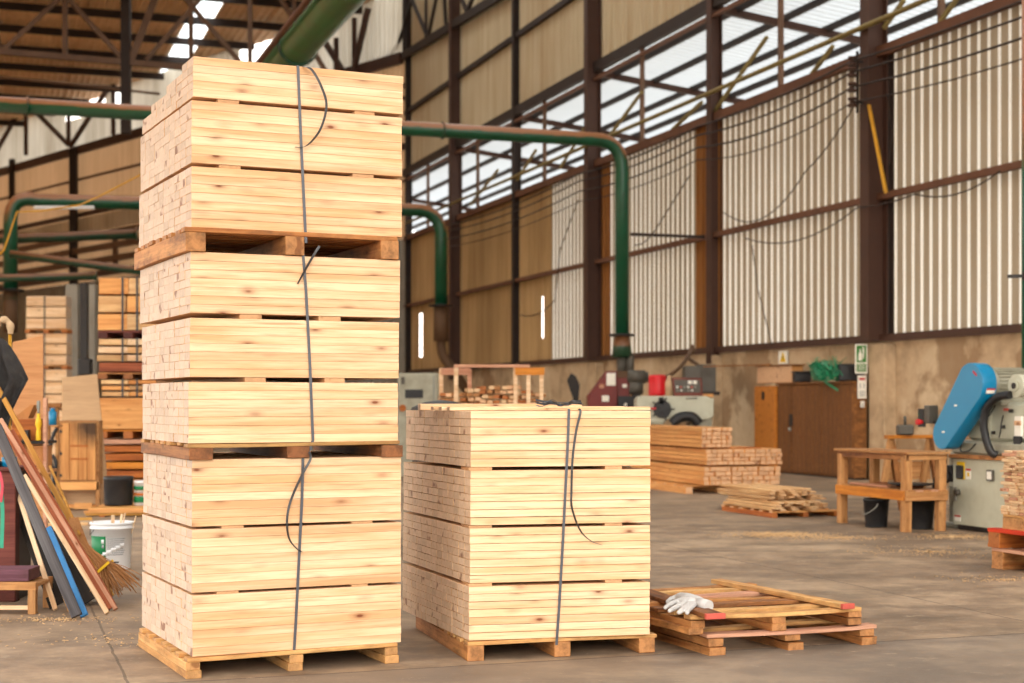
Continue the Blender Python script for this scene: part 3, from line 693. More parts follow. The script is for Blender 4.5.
r_, pp = flat_sign(779, 788, 351, 364, WP(779, 402, .03).y, -WD, 'warning_sign', 'white sign with yellow warning triangle above the tall plywood box')
pp('triangle', [(.15, .12), (.85, .12), (.5, .92)], 'yellow'); pp('mark', [(.47, .3), (.53, .3), (.54, .62), (.46, .62)], 'inkblack', .019)
# ================================================================ pallets
def pallet(label, loc, rotz, LU, LV, H, mats=('pallet', 'pallet'), nd=7, dt=.022, sw=.085, group=None, base=True, missing=(), wob=.004, dw=.10, two=False, cat='pallet'):
    t = thing('wooden_pallet', label, cat, loc, rotz, group)
    sh = H-dt-(dt if base else 0); z0 = dt if base else 0
    for k, x in enumerate((sw/2, LU/2, LU-sw/2)):
        if two:
            for j in (0, 1): board('stringer', LV-.02*j, sw-.006*j, sh/2-.001, mats[0], (x+U(-.006, .006), LV/2, z0+sh*(.25+.5*j)), t, (0, 0, R(90)), random.random(), wob)
        else: board('stringer', LV, sw, sh, mats[0], (x, LV/2, z0+sh/2), t, (0, 0, R(90)), random.random(), wob)
    for k in range(nd):
        if k in missing: continue
        y = dw/2+(LV-dw)*k/(nd-1)
        board('deck_board', LU*U(.985, 1.01), dw*U(.85, 1.1), dt, mats[1] if isinstance(mats[1], str) else mats[1][k % len(mats[1])], (LU/2+U(-.01, .01), y, H-dt/2), t, (U(-.01, .01), 0, U(-.012, .012)), random.random(), wob)
    if base:
        for k in (0, 1, 2): board('bottom_board', LV, sw+.01, dt, mats[0], ((sw/2, LU/2, LU-sw/2)[k], LV/2, dt/2), t, (0, 0, R(90)), random.random(), wob)
    return t

# ================================================================ the two big stacks
def ends(P0, du, dv, x0, x1, xl):
    """from pixel columns of the left, right and far-left edges: offset along du, length, depth"""
    def uof(x): r = (x-CX)/FP; return (r*P0.y-P0.x)/(du.x-r*du.y)
    r = (xl-CX)/FP; q = P0+du*uof(x0)
    return uof(x0), uof(x1)-uof(x0), (r*q.y-q.x)/(dv.x-r*dv.y)
stuff_mb = {}
def lumber_layer(tag_, P0, du, dv, z0, z1, rows, cols, keep, u0, L, depth, mat, labels, ang, layer, rowcut=None, group=None):
    skew = math.tan(math.atan2(-dv.x, dv.y)-ang)
    rh = (z1-z0)/rows; cw = depth/cols
    S = stuff_mb.setdefault(tag_, MB())
    Mx = Matrix.Rotation(ang, 4, 'Z')
    for c in range(cols):
        for r in range(rows):
            if rowcut and r >= rows-rowcut(c): continue
            jl = U(-.0014, .0014); jf = U(-.0008, .0008)
            cen = P0+du*(u0+L/2+jl)+dv*((c+.5)*cw+jf); cen.z = z0+(r+.5)*rh
            dims = (L+U(-.002, .002), cw-(.0022 if tag_ == 'tall' else .0048), rh-(U(.0006, .0016) if tag_ == 'tall' else U(.001, .0045)))
            if c < keep:
                o = board('lumber_board', dims[0], dims[1], dims[2], mat, cen, None, (0, 0, ang), random.random(), 0, .0012, skew)
                tag(o, labels(layer, rows-r, c), 'board', group)
            else:
                m = Matrix.Translation(cen) @ Mx @ Matrix(((1, -skew, 0, 0), (0, 1, 0, 0), (0, 0, 1, 0), (0, 0, 0, 1))); S.box((0, 0, 0), dims, 0, m)
T_U = Vector((math.cos(R(25.3)), math.sin(R(25.3)), 0)); T_V = Vector((-T_U.y, T_U.x, 0)); TP0 = Vector((-1.734, 8.37, 0))
def hz(y, Z=8.37): return EYE+(HY-y)/FP*Z
#        top   bottom rows  x0     x1   xl
tall = [(56,   96.5,  5, 193.3, 403, 142.3), (100, 162.6, 7, 191.6, 402, 140.6), (166, 227, 7, 191.6, 402, 139.2),
        (251.6, 312.8, 7, 190.5, 400, 140), (317.7, 377, 7, 190, 399, 142), (381.7, 443.5, 7, 188.5, 398, 142.6),
        (459.8, 527, 8, 192, 401, 143.5), (529.6, 593, 7, 192, 401, 142.3), (595.6, 657, 7, 192.5, 401, 142)]
def lab_t(l, r, c):
    p = ("at the tall stack's front", "one behind the tall stack's front", "two behind the tall stack's front")[c]
    return f'pine board {p}, {ORD[r]} down in layer {ORD[l]} from top'
spread = {}
for i, (yt, yb, rows, x0, x1, xl) in enumerate(tall):
    u0, L, dp = ends(TP0, T_U, T_V, x0, x1, xl)
    cut = (lambda c: 0 if c < 2 else 1 if c < 5 else 2 if c < 8 else 3) if i == 0 else None
    lumber_layer('tall', TP0, T_U, T_V, hz(yb), hz(yt), rows, 10, 3, u0, L, dp, 'pine', lab_t, R(25.3), i+1, cut, 'boards of the tall stack')
    spread[i] = (u0, L, dp)
def spacer(P0, du, dv, ang, u, w_, z0, z1, dp, label, v0=.0, group=None, mat='spacer'):
    h = z1-z0-.001; c_ = P0+du*(u)+dv*(v0+dp/2); c_.z = z0+h/2
    o = board('spacer_strip', dp-.01, w_, h, mat, c_, None, (0, 0, ang+R(90)), random.random(), 0, .0015); return tag(o, label, 'spacer', group)
def uo(P0, du, x): r = (x-CX)/FP; return (r*P0.y-P0.x)/(du.x-r*du.y)
for i, j, xs in ((0, 1, ((218, 239.5), (355, 375))), (1, 2, ((219.5, 241), (353, 374))), (3, 4, ((240, 262), (319, 341))), (4, 5, ((245, 266), (325, 345))), (6, 7, ((222, 244), (352, 373))), (7, 8, ((217, 239), (352, 368)))):
    for k, (xa, xb) in enumerate(xs):
        ua, ub = uo(TP0, T_U, xa), uo(TP0, T_U, xb)
        spacer(TP0, T_U, T_V, R(25.3), (ua+ub)/2, ub-ua, hz(tall[j][0]), hz(tall[i][1]), spread[i][2], f"flat strip between {ORD[i+1]} and {ORD[j+1]} layers of the tall stack, near its {('left', 'right')[k]} end", group='spacer strips of the tall stack')
# pallets of the tall stack
def tp(u, v, z): q = TP0+T_U*u+T_V*v; q.z = z; return q
pallet('worn pine pallet on the floor under the tall stack', tp(-.045, -.03, 0), R(25.3), 1.235, 1.24, hz(657)-.001, ('pallet_pale', 'pallet_pale'), base=False, two=True)
pallet('lower of the two pallets within the tall stack, split and dark', tp(-.03, -.02, hz(459.8)+.001), R(25.3), 1.24, 1.22, hz(443.5)-hz(459.8)-.002, ('pallet_dark', 'pallet_pale'), base=False, dt=.02, wob=.008, sw=.13)
pallet('upper of the two pallets within the tall stack', tp(-.045, -.02, hz(251.6)+.001), R(25.3), 1.235, 1.36, hz(227)-hz(251.6)-.002, ('pallet', 'pallet'), base=False, dt=.026, nd=9, sw=.11)

# short stack
S_U = Vector((math.cos(R(12.5)), math.sin(R(12.5)), 0)); S_V = Vector((-math.sin(R(20)), math.cos(R(20)), 0)); SP0 = Vector((-.249, 8.93, 0))
def hs_(y): return EYE+(HY-y)/FP*8.93
short = [(411, 467.3, 7, 471, 650.5, 406), (470.7, 525.7, 7, 470.5, 650.5, 403.5), (528.3, 583.6, 7, 470, 650.3, 403), (586.6, 641, 7, 469, 650, 402.5)]
def lab_s(l, r, c):
    p = ("at the shorter stack's front", "one behind the shorter stack's front", "two behind the shorter stack's front", "three behind the shorter stack's front")[c]
    return f'pine board {p}, {ORD[r]} down in its {ORD[l]} layer'
for i, (yt, yb, rows, x0, x1, xl) in enumerate(short):
    u0, L, dp = ends(SP0, S_U, S_V, x0, x1, xl)
    lumber_layer('short', SP0, S_U, S_V, hs_(yb), hs_(yt), rows, 13, 4, u0, L, dp, 'pine2', lab_s, R(12.5), i+1, None, 'boards of the shorter stack')
    if i < 3:
        for k, (xa, xb) in enumerate(((471.5, 495), (608, 625))):
            ua, ub = uo(SP0, S_U, xa), uo(SP0, S_U, xb)
            spacer(SP0, S_U, S_V, R(12.5), (ua+ub)/2-.12*0, ub-ua, hs_(short[i+1][0]), hs_(yb), .25, f"flat strip between {ORD[i+1]} and {ORD[i+2]} layers of the shorter stack, near its {('left', 'right')[k]} end", group='spacer strips of the shorter stack')
            q = SP0+S_U*((ua+ub)/2)+S_V*.8
for tg, nm in (('tall', 'inner boards of the tall stack, showing as pale sawn ends'), ('short', 'inner boards of the shorter stack, showing as sawn ends')):
    pass
# the boards beyond the nearest 300 that show only their sawn ends
for tg, mat, nm in (('tall', 'pine', 'remaining boards of the tall stack, seen as pale sawn ends'), ('short', 'pine2', 'remaining boards of the shorter stack, seen as sawn ends')):
    mb = stuff_mb[tg]; ang = R(25.3) if tg == 'tall' else R(12.5)
    loc = Vector((TP0.x, TP0.y, .114)) if tg == 'tall' else Vector((SP0.x, SP0.y, .114))
    I = (Matrix.Translation(loc) @ Matrix.Rotation(ang, 4, 'Z')).inverted(); mb.v = [I @ p for p in mb.v]
    o = link('lumber_board_ends', mesh_of('boards', mb, mat)); o.location = loc; o.rotation_euler = (0, 0, ang)
    tag(o, nm, 'boards', None, 'stuff')
def sp(u, v, z): q = SP0+S_U*u+S_V*v; q.z = z; return q
zt = hs_(411)
for k, (xl_, v, xr, H_, z, lab) in enumerate(((448, .40, 648, .022, zt, 'loose pine board lying on the shorter stack, just behind its front edge'),
                                       (440, .52, 620, .022, zt, 'loose pine board on the shorter stack, behind the first loose one'),
                                       (432, .64, 622, .024, zt, 'loose pine board near the middle of the shorter stack top'),
                                       (419, .98, 580, .040, zt, 'thick loose pine board furthest back on the shorter stack, ending by the strap knot'))):
    Zr = SP0.y+S_V.y*v; Q0 = SP0+S_V*v
    ua, ub = uo(Q0, S_U, xl_), uo(Q0, S_U, xr); c_ = Q0+S_U*((ua+ub)/2); c_.z = z+H_/2+.001
    tag(board('lumber_board', ub-ua, .1, H_, 'pine2', c_, None, (0, 0, R(12.5)), 50+k), lab, 'board', 'boards of the shorter stack')
pallet('pallet under the shorter stack, with chipped right end', sp(-.02, -.03, 0), R(16), 1.16, 1.37, .112, ('pallet', 'pallet_pale'), base=False, dt=.022, nd=9, sw=.10)

# ---------------------------------------------------------------- straps
def face_line(P0, du, pts, out=.006, n=6):
    r = []
    for i in range(len(pts)-1):
        a, b = plane_pt(*pts[i][:2], P0, du, out if len(pts[i]) < 3 else pts[i][2]), plane_pt(*pts[i+1][:2], P0, du, out if len(pts[i+1]) < 3 else pts[i+1][2])
        for k in range(n): r.append(a.lerp(b, k/n))
    r.append(b); return r
def smooth(pts, n=6):
    out = []; P = [Vector(p) for p in pts]
    for i in range(len(P)-1):
        a, b, c_, d_ = P[max(i-1, 0)], P[i], P[i+1], P[min(i+2, len(P)-1)]
        for k in range(n):
            t = k/n; out.append(.5*((2*b)+(c_-a)*t+(2*a-5*b+4*c_-d_)*t*t+(-a+3*b-3*c_+d_)*t**3))
    out.append(P[-1]); return out
def strap(label, P0, du, dv, band, ztop, depth, tail, tw=.008, group='plastic straps', wd=.016):
    base = plane_pt(band[-1][0], band[-1][1], P0, du, .006)
    t = thing('packing_strap', label, 'strap', base, 0, group)
    front = face_line(P0, du, band, .006)
    top = []
    if ztop is not None:
        p = front[0]; q = Vector((p.x, p.y, ztop+.004)); top = [q+dv*depth*k/6 for k in range(6, 0, -1)]+[q+dv*.012]; top[0].z = ztop+.004
        front[0].z = ztop+.002
    mb = MB(); mb.ribbon(top+front if top else front, wd, du, .0018); obj('band', mb, 'strap', t, True)
    for tl_ in tail:
        P = smooth([plane_pt(x, y, P0, du, o_) for x, y, o_ in tl_], 6); n = len(P)
        dirs = [(du*math.cos(a)+Vector((du.y, -du.x, 0))*math.sin(a)) if not isinstance(a, Vector) else a for a in [R(8)+R(62)*min(1, i/n*1.2) for i in range(n)]]
        mb = MB(); mb.ribbon(P, .014, dirs, .0018); obj('loose_end', mb, 'strapdark', t, True)
    return t
ztT = hz(56)
strap('grey strap around the top third of the tall stack, with a loop hanging right', TP0, T_U, T_V, [(298, 66), (301, 140), (306, 243)], plane_pt(298, 66, TP0, T_U).z, .22,
      [[(303, 66.5, .01), (312, 70, .05), (322, 88, .09), (326.5, 106, .1), (321, 128, .08), (311, 142, .04), (303, 147, .02), (295, 147, .012)]])
strap('grey strap around the middle third of the tall stack, with a short crossed end', TP0, T_U, T_V, [(303, 253), (306, 290), (310, 365), (313, 440), (310, 449), (308, 452)], None, 0,
      [[(319.5, 246, .03), (312, 258, .035), (303.5, 273, .03), (297.5, 284, .02)]])
strap('grey strap around the bottom third of the tall stack, with an end bowed left', TP0, T_U, T_V, [(303, 458), (302, 500), (299, 560), (296, 620), (294, 653), (289, 658)], None, 0,
      [[(309, 452, .03), (310.5, 459, .03), (302, 475, .03), (291, 500, .04), (287, 520, .04), (289, 538, .03), (296, 548, .02), (302, 552, .012)]])
zz = plane_pt(570, 409.5, SP0, S_U).z
strap('grey strap around the shorter stack, knotted on its top', SP0, S_U, S_V, [(569, 411), (568, 440), (565.5, 490), (563, 540), (559, 610), (556.5, 645)], zz, .5,
      [[(578, 409.5, .006), (580.5, 412, .012), (576, 432, .02), (572.5, 460, .02), (571.5, 490, .02), (572, 508, .03), (580, 530, .05), (591, 541, .06), (602, 545, .06)]])
kn = thing('strap_knot', 'dark tangled knot of strap lying on top of the shorter stack', 'strap', plane_pt(560, 409, SP0, S_U, -.15), 0)
q0 = plane_pt(537, 408, SP0, S_U, -.12); q1 = plane_pt(581, 408, SP0, S_U, -.05); q0.z = q1.z = zt+.03
for j in range(5):
    random.seed(40+j); P = []
    for k in range(7): P.append(q0.lerp(q1, k/6+U(-.03, .03))+Vector((U(-.01, .01), U(-.03, .03), .006+U(0, .022)+.01*math.sin(k+j))))
    mb = MB(); mb.ribbon(smooth(P, 5), .013, Vector((0, .5, 1)) if j % 2 else Vector((0, 1, .2)), .002); obj('strap_strand', mb, 'strapdark', kn, True)
random.seed(11)

# ---------------------------------------------------------------- two empty pallets with loose boards and a glove
A2 = R(21.5); E_U = Vector((math.cos(A2), math.sin(A2), 0)); E_V = Vector((-E_U.y, E_U.x, 0))
pallet('lower of the two empty pallets beside the shorter stack', (1.163, 9.09, 0), R(22), 1.18, 1.32, .122, ('pallet', ('pinkboard', 'pallet_pale', 'pallet', 'pallet_dark')), nd=6, base=False, two=True, sw=.11, missing=(2,), wob=.011, dt=.022)
pt = pallet('upper of the two empty pallets, a glove lying on it', (1.05, 9.05, .124), A2, 1.20, 1.36, .112, ('pallet', ('pallet_pale', 'pallet_pale', 'pallet_dark', 'pallet', 'pinkboard', 'pallet_pale', 'pallet')), nd=7, base=False, two=True, sw=.10, wob=.011, dt=.024)
ez = .124+.112
def ep(u, v, z): q = Vector((1.05, 9.05, 0))+E_U*u+E_V*v; q.z = z; return q
def tipped(p, q, w_, h, mat, tipmat, label, cat='board'):
    t = thing('loose_board', label, cat, ((p+q)/2), 0); loc = Vector(t.location)
    board_pq('plank', p-loc, q-loc, w_, h, mat, t)
    d = (q-p).normalized(); board_pq('painted_end', q-loc-d*.028, q-loc+d*.002, w_+.003, h+.003, tipmat, t)
    return t
a = PX(715, 580, 10.75); b = GP(851, 606, ez+.03); a = GP(716, 580.5, ez+.03)
bb = ep(1.10, .02, ez+.017); aa = ep(1.12, 1.62, ez+.017)
aa = Vector((GP(716, 580.5, ez+.02).x, GP(716, 580.5, ez+.02).y, ez+.017)); bb = Vector((GP(849, 606, ez+.02).x, GP(849, 606, ez+.02).y, ez+.017))
tipped(aa, bb, .085, .03, 'pallet_pale', 'redtip', 'long loose board with red painted end on the right side of the empty pallets')
aa = GP(640, 590, ez+.02); bb = GP(716, 616, ez+.02); aa.z = bb.z = ez+.017
tipped(aa, bb, .12, .03, 'pallet_dark', 'redtip', 'short brown board with red painted end under the glove')
gl = thing('work_glove', 'white knitted work glove lying on the empty pallets', 'glove', GP(688, 606, ez+.04), 0)
mb = MB(); g0 = Vector(gl.location)
def gp_(x, y, h): p = GP(x, y, ez+.032+h*.42); return p-g0
mb.tube([gp_(706, 606, .02), gp_(698, 603, .035), gp_(688, 600, .05), gp_(680, 598, .045)], [.034, .042, .044, .036], 14)
mb.tube([gp_(700, 606, .0), gp_(690, 604, .03), gp_(682, 603, .03)], [.03, .045, .036], 12)
for F_ in ([(684, 597, .05), (677, 597, .05), (671, 599, .035), (667, 602, .02)], [(684, 600, .05), (676, 602, .045), (669, 605, .03), (665, 608, .01)], [(686, 602, .045), (679, 606, .04), (673, 609, .02), (669, 611, .01)],
           [(690, 603, .04), (685, 608, .03), (681, 611, .02), (678, 613, .0)], [(696, 602, .04), (692, 606, .03), (688, 610, .01), (687, 613, .0)]):
    mb.tube([gp_(*q) for q in F_], [.022, .019, .0165, .012], 10)
o = obj('knit_body', mb, 'glove', gl)
rm = o.modifiers.new('Remesh', 'REMESH'); rm.mode = 'VOXEL'; rm.voxel_size = .005; rm.use_smooth_shade = True
sm_ = o.modifiers.new('Smooth', 'SMOOTH'); sm_.iterations = 4; sm_.factor = .5
mb = MB(); mb.tube([gp_(698, 603.5, .035), gp_(704, 605, .03), gp_(709, 606.5, .02)], [.036, .038, .037], 16); obj('cuff', mb, 'glove', gl)

# ================================================================ lumber pack on the right
PV = Vector((-.29, .957, 0)); PU = Vector((.957, .29, 0)); PP = Vector((3.21, 25.0, 0))
pang = math.atan2(PU.y, PU.x)
pallet('pallet under the orange batten pack', PP+Vector((-.55, -.5, 0)).x*Vector((1, 0, 0))*.6+PV*.15, pang, 1.5, 2.6, .135, ('orange', 'orange'), nd=7, sw=.12, base=True)
def pack(u0, n_u, n_z, z0, cw, ch, L, v0, layer, group='battens of the orange pack'):
    for i in range(n_u):
        for k in range(n_z):
            c_ = PP+PU*(u0+(i+.5)*cw)+PV*(v0+L/2+U(-.03, .03)); c_.z = z0+(k+.5)*ch
            o = board('timber_batten', L, cw-.006, ch-.005, 'orange', c_, None, (0, 0, pang+R(90)), (i*7+k*3) % 11, 0, .004)
            tag(o, f'orange batten in the {layer} block of the pack, {ORD[n_z-k]} row down, {ORD[i+1]} from the left', 'batten', group)
pack(-.1, 14, 4, .145, .097, .075, 3.3, 0, 'bottom'); pack(-.04, 14, 4, .47, .097, .065, 3.2, .05, 'middle'); pack(-.1, 6, 5, .755, .09, .066, 3.2, .1, 'top')
for z, u, lab in ((.446, .1, 'bottom and middle'), (.731, .1, 'middle and top')):
    for k, v in enumerate((.3, 1.6, 2.8)):
        c_ = PP+PU*(u+.4)+PV*v; c_.z = z+.012
        tag(board('spacer_strip', 1.1, .06, .022, 'orange_dark', c_, None, (0, 0, pang), k), f'strip between the {lab} blocks of the orange pack, {("nearest", "middle", "furthest")[k]} of three', 'spacer', 'spacer strips of the orange pack')

# slats on a low pallet
Q0 = Vector((3.36, 19.9, 0)); QV = WD; QU = -WN; qang = math.atan2(QU.y, QU.x)
pallet('low pallet under the heap of thin slats', Q0, qang, 1.0, 1.45, .085, ('orange_dark', 'orange'), nd=6, sw=.08, base=False)
random.seed(5); cnt = 0
for lay in range(9):
    for k in range(7-lay//3):
        cnt += 1
        u = .04+k*.125+lay*.02+U(-.02, .02); v = .70+U(-.12, .12); z = .087+lay*.030+.012
        if lay > 3: u = .12+k*.15+U(-.03, .03); v += .25
        p = Q0+QU*u+QV*(v-.72); q = Q0+QU*(u+U(-.05, .05))+QV*(v+.72); p.z = z+U(0, .004); q.z = z+U(0, .006)
        tag(board_pq('wood_lath', p, q, .085, .022, 'slat'), f'thin pale slat in the heap by the workbench, {ORD[9-lay]} layer down, {ORD[k+1]} from the left', 'slat', 'slats heaped on the low pallet')

# ================================================================ workbench
W0 = Vector((4.52, 17.7, 0)); wang = math.atan2(QU.y, QU.x)
wb = thing('workbench', 'rough timber workbench with a lower shelf beside the blue and grey machine', 'workbench', W0, wang)
LV, LU = 1.52, .56
for (x, y) in ((.05, .06), (.05, LV-.06), (LU-.05, .06), (LU-.05, LV-.06)):
    board('leg', .86, .10, .09, 'bench', (x, y, .43), wb, (0, R(90), R(90)), (x*7+y), .004)
board('long_rail', LV-.02, .03, .11, 'yellowwood', (-.01, LV/2, .42), wb, (0, 0, R(90)), 1)
board('long_rail', LV-.02, .03, .11, 'bench', (LU+.01, LV/2, .42), wb, (0, 0, R(90)), 2)
board('cross_rail', LU, .03, .12, 'bench', (LU/2, -.005, .42), wb, (0, 0, 0), 3); board('cross_rail', LU, .03, .12, 'bench', (LU/2, LV+.005, .42), wb, (0, 0, 0), 4)
board('top_rail', LV, .04, .07, 'pallet_dark', (.03, LV/2, .86), wb, (0, 0, R(90)), 5); board('top_rail', LU, .04, .06, 'bench', (LU/2, .02, .86), wb, (0, 0, 0), 6)
for k in range(5): board('shelf_board', LV+.05, .10, .022, 'pinkboard' if k % 2 else 'pallet', (.075+k*.102, LV/2, .475), wb, (0, 0, R(90)), k)
for k in range(4): board('top_board', LV+.1, .145, .025, 'bench', (.06+k*.147, LV/2, .91), wb, (0, 0, R(90)), k+7)
def wbp(u, v, z): return W0+QU*u+QV*v+Vector((0, 0, z))
for k, (u, v, L, a) in enumerate(((.13, .9, .9, 88), (.28, .8, .8, 92), (.43, .8, .9, 89))):
    c_ = wbp(u, v, .488+.013+.0*k); tag(board('wood_lath', L, .12, .022, ('pinkboard', 'pallet', 'redboard')[k], c_, None, (0, 0, wang+R(a)), 20+k), f'offcut board on the workbench shelf, {("left", "middle", "right")[k]} one', 'offcut', 'offcuts on the workbench shelf')
mb = MB(); mb.lathe([(.16, .0), (.26, .02), (.27, .03), (.2, .035), (0, .03)], 24); o = tag(obj('shallow_tray', mb, 'black'), 'dark shallow tray on the workbench shelf', 'tray'); o.location = wbp(.28, .32, .515)
# buckets under the bench
def bucket(label, loc, r0, r1, h, mat, name='bucket', group=None, cat='bucket'):
    t = thing(name, label, cat, loc, U(0, 6), group)
    mb = MB(); mb.lathe([(0, 0), (r0, 0), (r0*1.01, .01), (r1, h-.03), (r1*1.06, h-.03), (r1*1.06, h), (r1*.97, h), (r1*.95, h-.04), (r0*.95, .02), (0, .02)], 28); obj('shell', mb, mat, t)
    mb = MB(); mb.tube([(r1*1.05*math.cos(a), .012, h-.05-.14*math.sin(a)) for a in [math.pi*k/12 for k in range(13)]], .004, 6); 
    mb.v = [Vector((p.x, p.y-(r1*1.07), p.z)) if False else p for p in mb.v]
    mb.v = [Vector((p.x, -math.sqrt(max(0, (r1*1.08)**2-min(abs(p.x), r1*1.06)**2))-.004, p.z)) for p in mb.v]; obj('handle', mb, 'grey', t)
    return t
b1 = GP(879.5, 528.5); bucket('black bucket under the middle of the workbench', (b1.x+.02, b1.y+.25, 0), .13, .15, .34, 'black')
b2 = GP(931, 531); bucket('dark blue black bucket under the workbench, next to the machine', (b2.x-.03, b2.y+.32, 0), .13, .16, .36, 'black')
# small frame and things standing behind the bench
sb = thing('sawhorse', 'small wooden stand behind the workbench', 'sawhorse', (GP(905, 515).x, 21.2, 0), wang)
for x in (0, .62):
    board_pq('leg', (x-.18, 0, 0), (x, 0, 1.0), .08, .06, 'bench', sb, up=(0, 1, 0)); board_pq('leg', (x+.18, 0, 0), (x, 0, 1.0), .08, .06, 'pallet_dark', sb, up=(0, 1, 0))
board('cross_board', .75, .12, .05, 'yellowwood', (.3, 0, 1.02), sb); board('back_board', .72, .02, .25, 'bench', (.3, .05, .55), sb)
mb = MB(); mb.cbox((0, 0, .07), (.22, .16, .14), .02); mb.cyl((0, 0, .14), (0, 0, .26), .02); o = tag(obj('clamp_tool', mb, 'greydark'), 'small grey clamp tool standing on the sawhorse', 'tool'); o.location = sb.location+Vector((.2, .03, 1.046))

# ================================================================ blue and grey machine
m0 = Vector((5.21, 18.2, 0)); MX = Matrix((-WD, -WN, Vector((0, 0, 1)))).transposed()   # local x runs towards the camera, y into the machine
def ml(x, y, z): return m0+(-WD)*x+(-WN)*y+Vector((0, 0, z))
mach = thing('planing_machine', 'grey green machine with a blue teardrop belt guard by the wall', 'machine', m0, 0)
def mbox(name, x0, x1, y0, y1, z0, z1, mat, bv=.01, parent=mach):
    mb = MB(); mb.cbox(((x0+x1)/2, (y0+y1)/2, (z0+z1)/2), (x1-x0, y1-y0, z1-z0), bv)
    mb.v = [ml(*p) for p in mb.v]; return obj(name, mb, mat, parent, True)
cabp = mbox('cabinet', 0, 1.25, 0, .9, .06, .84, 'machine', .008)
mbox('plinth', .03, 1.22, .04, .86, 0, .06, 'blackmetal')
mbox('table_edge', -.05, 1.3, -.03, .95, .84, .885, 'pallet', .005)
mbox('casting', -.12, 1.28, .05, .9, .885, 1.05, 'machine2', .03)
mbox('head_housing', .12, 1.25, .10, .85, 1.05, 1.5, 'machine', .04)
mbox('door_panel', .2, .62, .08, .10, 1.08, 1.40, 'machine', .006)
mbox('side_leg', -.24, -.1, .1, .5, .0, .9, 'machine2', .02); mbox('foot', -.3, .0, .05, .55, 0, .07, 'machine2', .02)
mbox('switch_box', -.16, -.06, .02, .1, .55, .75, 'black', .008)
mb = MB()
for a_, b_ in (((0, -.004, .5), (.02, 0, .5)),): pass
sw_ = mbox('isolator_switch', .10, .23, -.035, 0, .60, .76, 'black', .008, mach); mbox('isolator_plate', .09, .24, -.012, 0, .595, .80, 'yellow', .003)
mbox('gauge', .68, .80, -.03, 0, .60, .73, 'greydark', .006); mbox('gauge_face', .70, .78, -.035, -.03, .62, .71, 'label', .001)
mb = MB(); mb.cyl(ml(.12, -.05, .44), ml(.12, 0, .44), .035); obj('door_latch', mb, 'greydark', mach, True); mbox('latch_plate', .04, .08, -.012, 0, .34, .5, 'grey', .002)
mbox('warning_label', .26, .36, -.004, 0, .60, .72, 'label', .001); mbox('label_heading', .26, .36, -.006, -.004, .70, .725, 'labelred', .0005); mbox('label_mark', .29, .33, -.006, -.004, .635, .68, 'yellow', .0005)
mbox('warning_label', .04, .16, -.004, 0, .10, .17, 'label', .001); mbox('label_heading', .04, .16, -.006, -.004, .15, .17, 'labelred', .0005)
# blue guard
def circ_pts(cx, cz, r, a0, a1, n=14): return [(cx+r*math.cos(a0+(a1-a0)*k/n), cz+r*math.sin(a0+(a1-a0)*k/n)) for k in range(n+1)]
gx0, gz0, gr0, gx1, gz1, gr1 = .64, 1.70, .245, .09, 1.12, .175
dd = math.hypot(gx0-gx1, gz0-gz1); ta = math.atan2(gz0-gz1, gx0-gx1); be = math.acos((gr0-gr1)/dd)
poly = circ_pts(gx0, gz0, gr0, ta-be, ta+be, 22)+circ_pts(gx1, gz1, gr1, ta+be, ta+2*math.pi-be, 18)
def guardpart(nm, pl_, y0, y1, mat):
    mb = MB(); mb.prism(pl_, ml(0, y0, 0), -WD, (0, 0, 1), -WN, y1-y0, smooth=True); return obj(nm, mb, mat, mach, True, bev=.008)
g = guardpart('belt_guard', poly, -.22, -.03, 'blue')
mbox('guard_bolt', .36, .40, -.235, -.22, 1.45, 1.47, 'label', .002); mbox('guard_bolt', .12, .16, -.235, -.22, 1.14, 1.16, 'label', .002)
def grect(x, z, w_, h): return [(x, z), (x+w_, z), (x+w_, z+h), (x, z+h)]
mb = MB(); mb.prism([(0, 0), (.07, -.05), (.085, -.03), (.015, .02)], ml(.70, -.223, 1.84), -WD, (0, 0, 1), WN, .003); obj('guard_mark', mb, 'labelred', mach, True)
n_ = Vector((-WD.x, -WD.y, 0)); ca = ta-be
ex = Vector((0, 0, 1)); 
mb = MB(); pc = ml(gx0+gr0*math.cos(-.35)+.003, -.17, gz0+gr0*math.sin(-.35)-.02); mb.prism([(0, 0), (.11, 0), (.11, .06), (0, .06)], pc, -WN, Vector((0, 0, 1))*.94+(-WD)*.3, -WD, .004); lb = obj('guard_label', mb, 'label', mach, True)
mb = MB(); mb.prism([(0, .04), (.11, .04), (.11, .06), (0, .06)], pc+(-WD)*.003, -WN, Vector((0, 0, 1))*.94+(-WD)*.3, -WD, .003); obj('guard_label_band', mb, 'labelred', mach, True)
# motor
mb = MB(); mc = ml(.68, 0, 1.70)
mb.cyl(mc+(-WN)*-.02, mc+(-WN)*.5, .17, seg=32)
for k in range(26):
    a = 2*math.pi*k/26; rr = Vector((0, 0, 1))*math.sin(a)+(-WD)*math.cos(a)
    mb.bar(mc+rr*.18+(-WN)*.03, mc+rr*.18+(-WN)*.42, .008, .03, rr)
mb.cyl(mc+(-WN)*.42, mc+(-WN)*.52, .2, .16, 24); obj('motor', mb, 'machine2', mach, True)
mbox('motor_foot', .5, .84, .05, .42, 1.5, 1.56, 'machine2'); mbox('motor_bracket', .45, .9, .02, .5, 1.46, 1.51, 'machine2')
mb = MB(); hw = ml(1.2, -.02, 1.68); mb.cyl(hw, hw+(-WN)*.12, .13, seg=24); mb.cyl(hw-(-WN)*.02, hw, .06, seg=16); obj('hand_wheel', mb, 'machine', mach, True)
mb = MB(); mb.cyl(hw-(-WN)*.03, hw-(-WN)*.02, .035, seg=16); obj('wheel_hub', mb, 'blackmetal', mach, True)
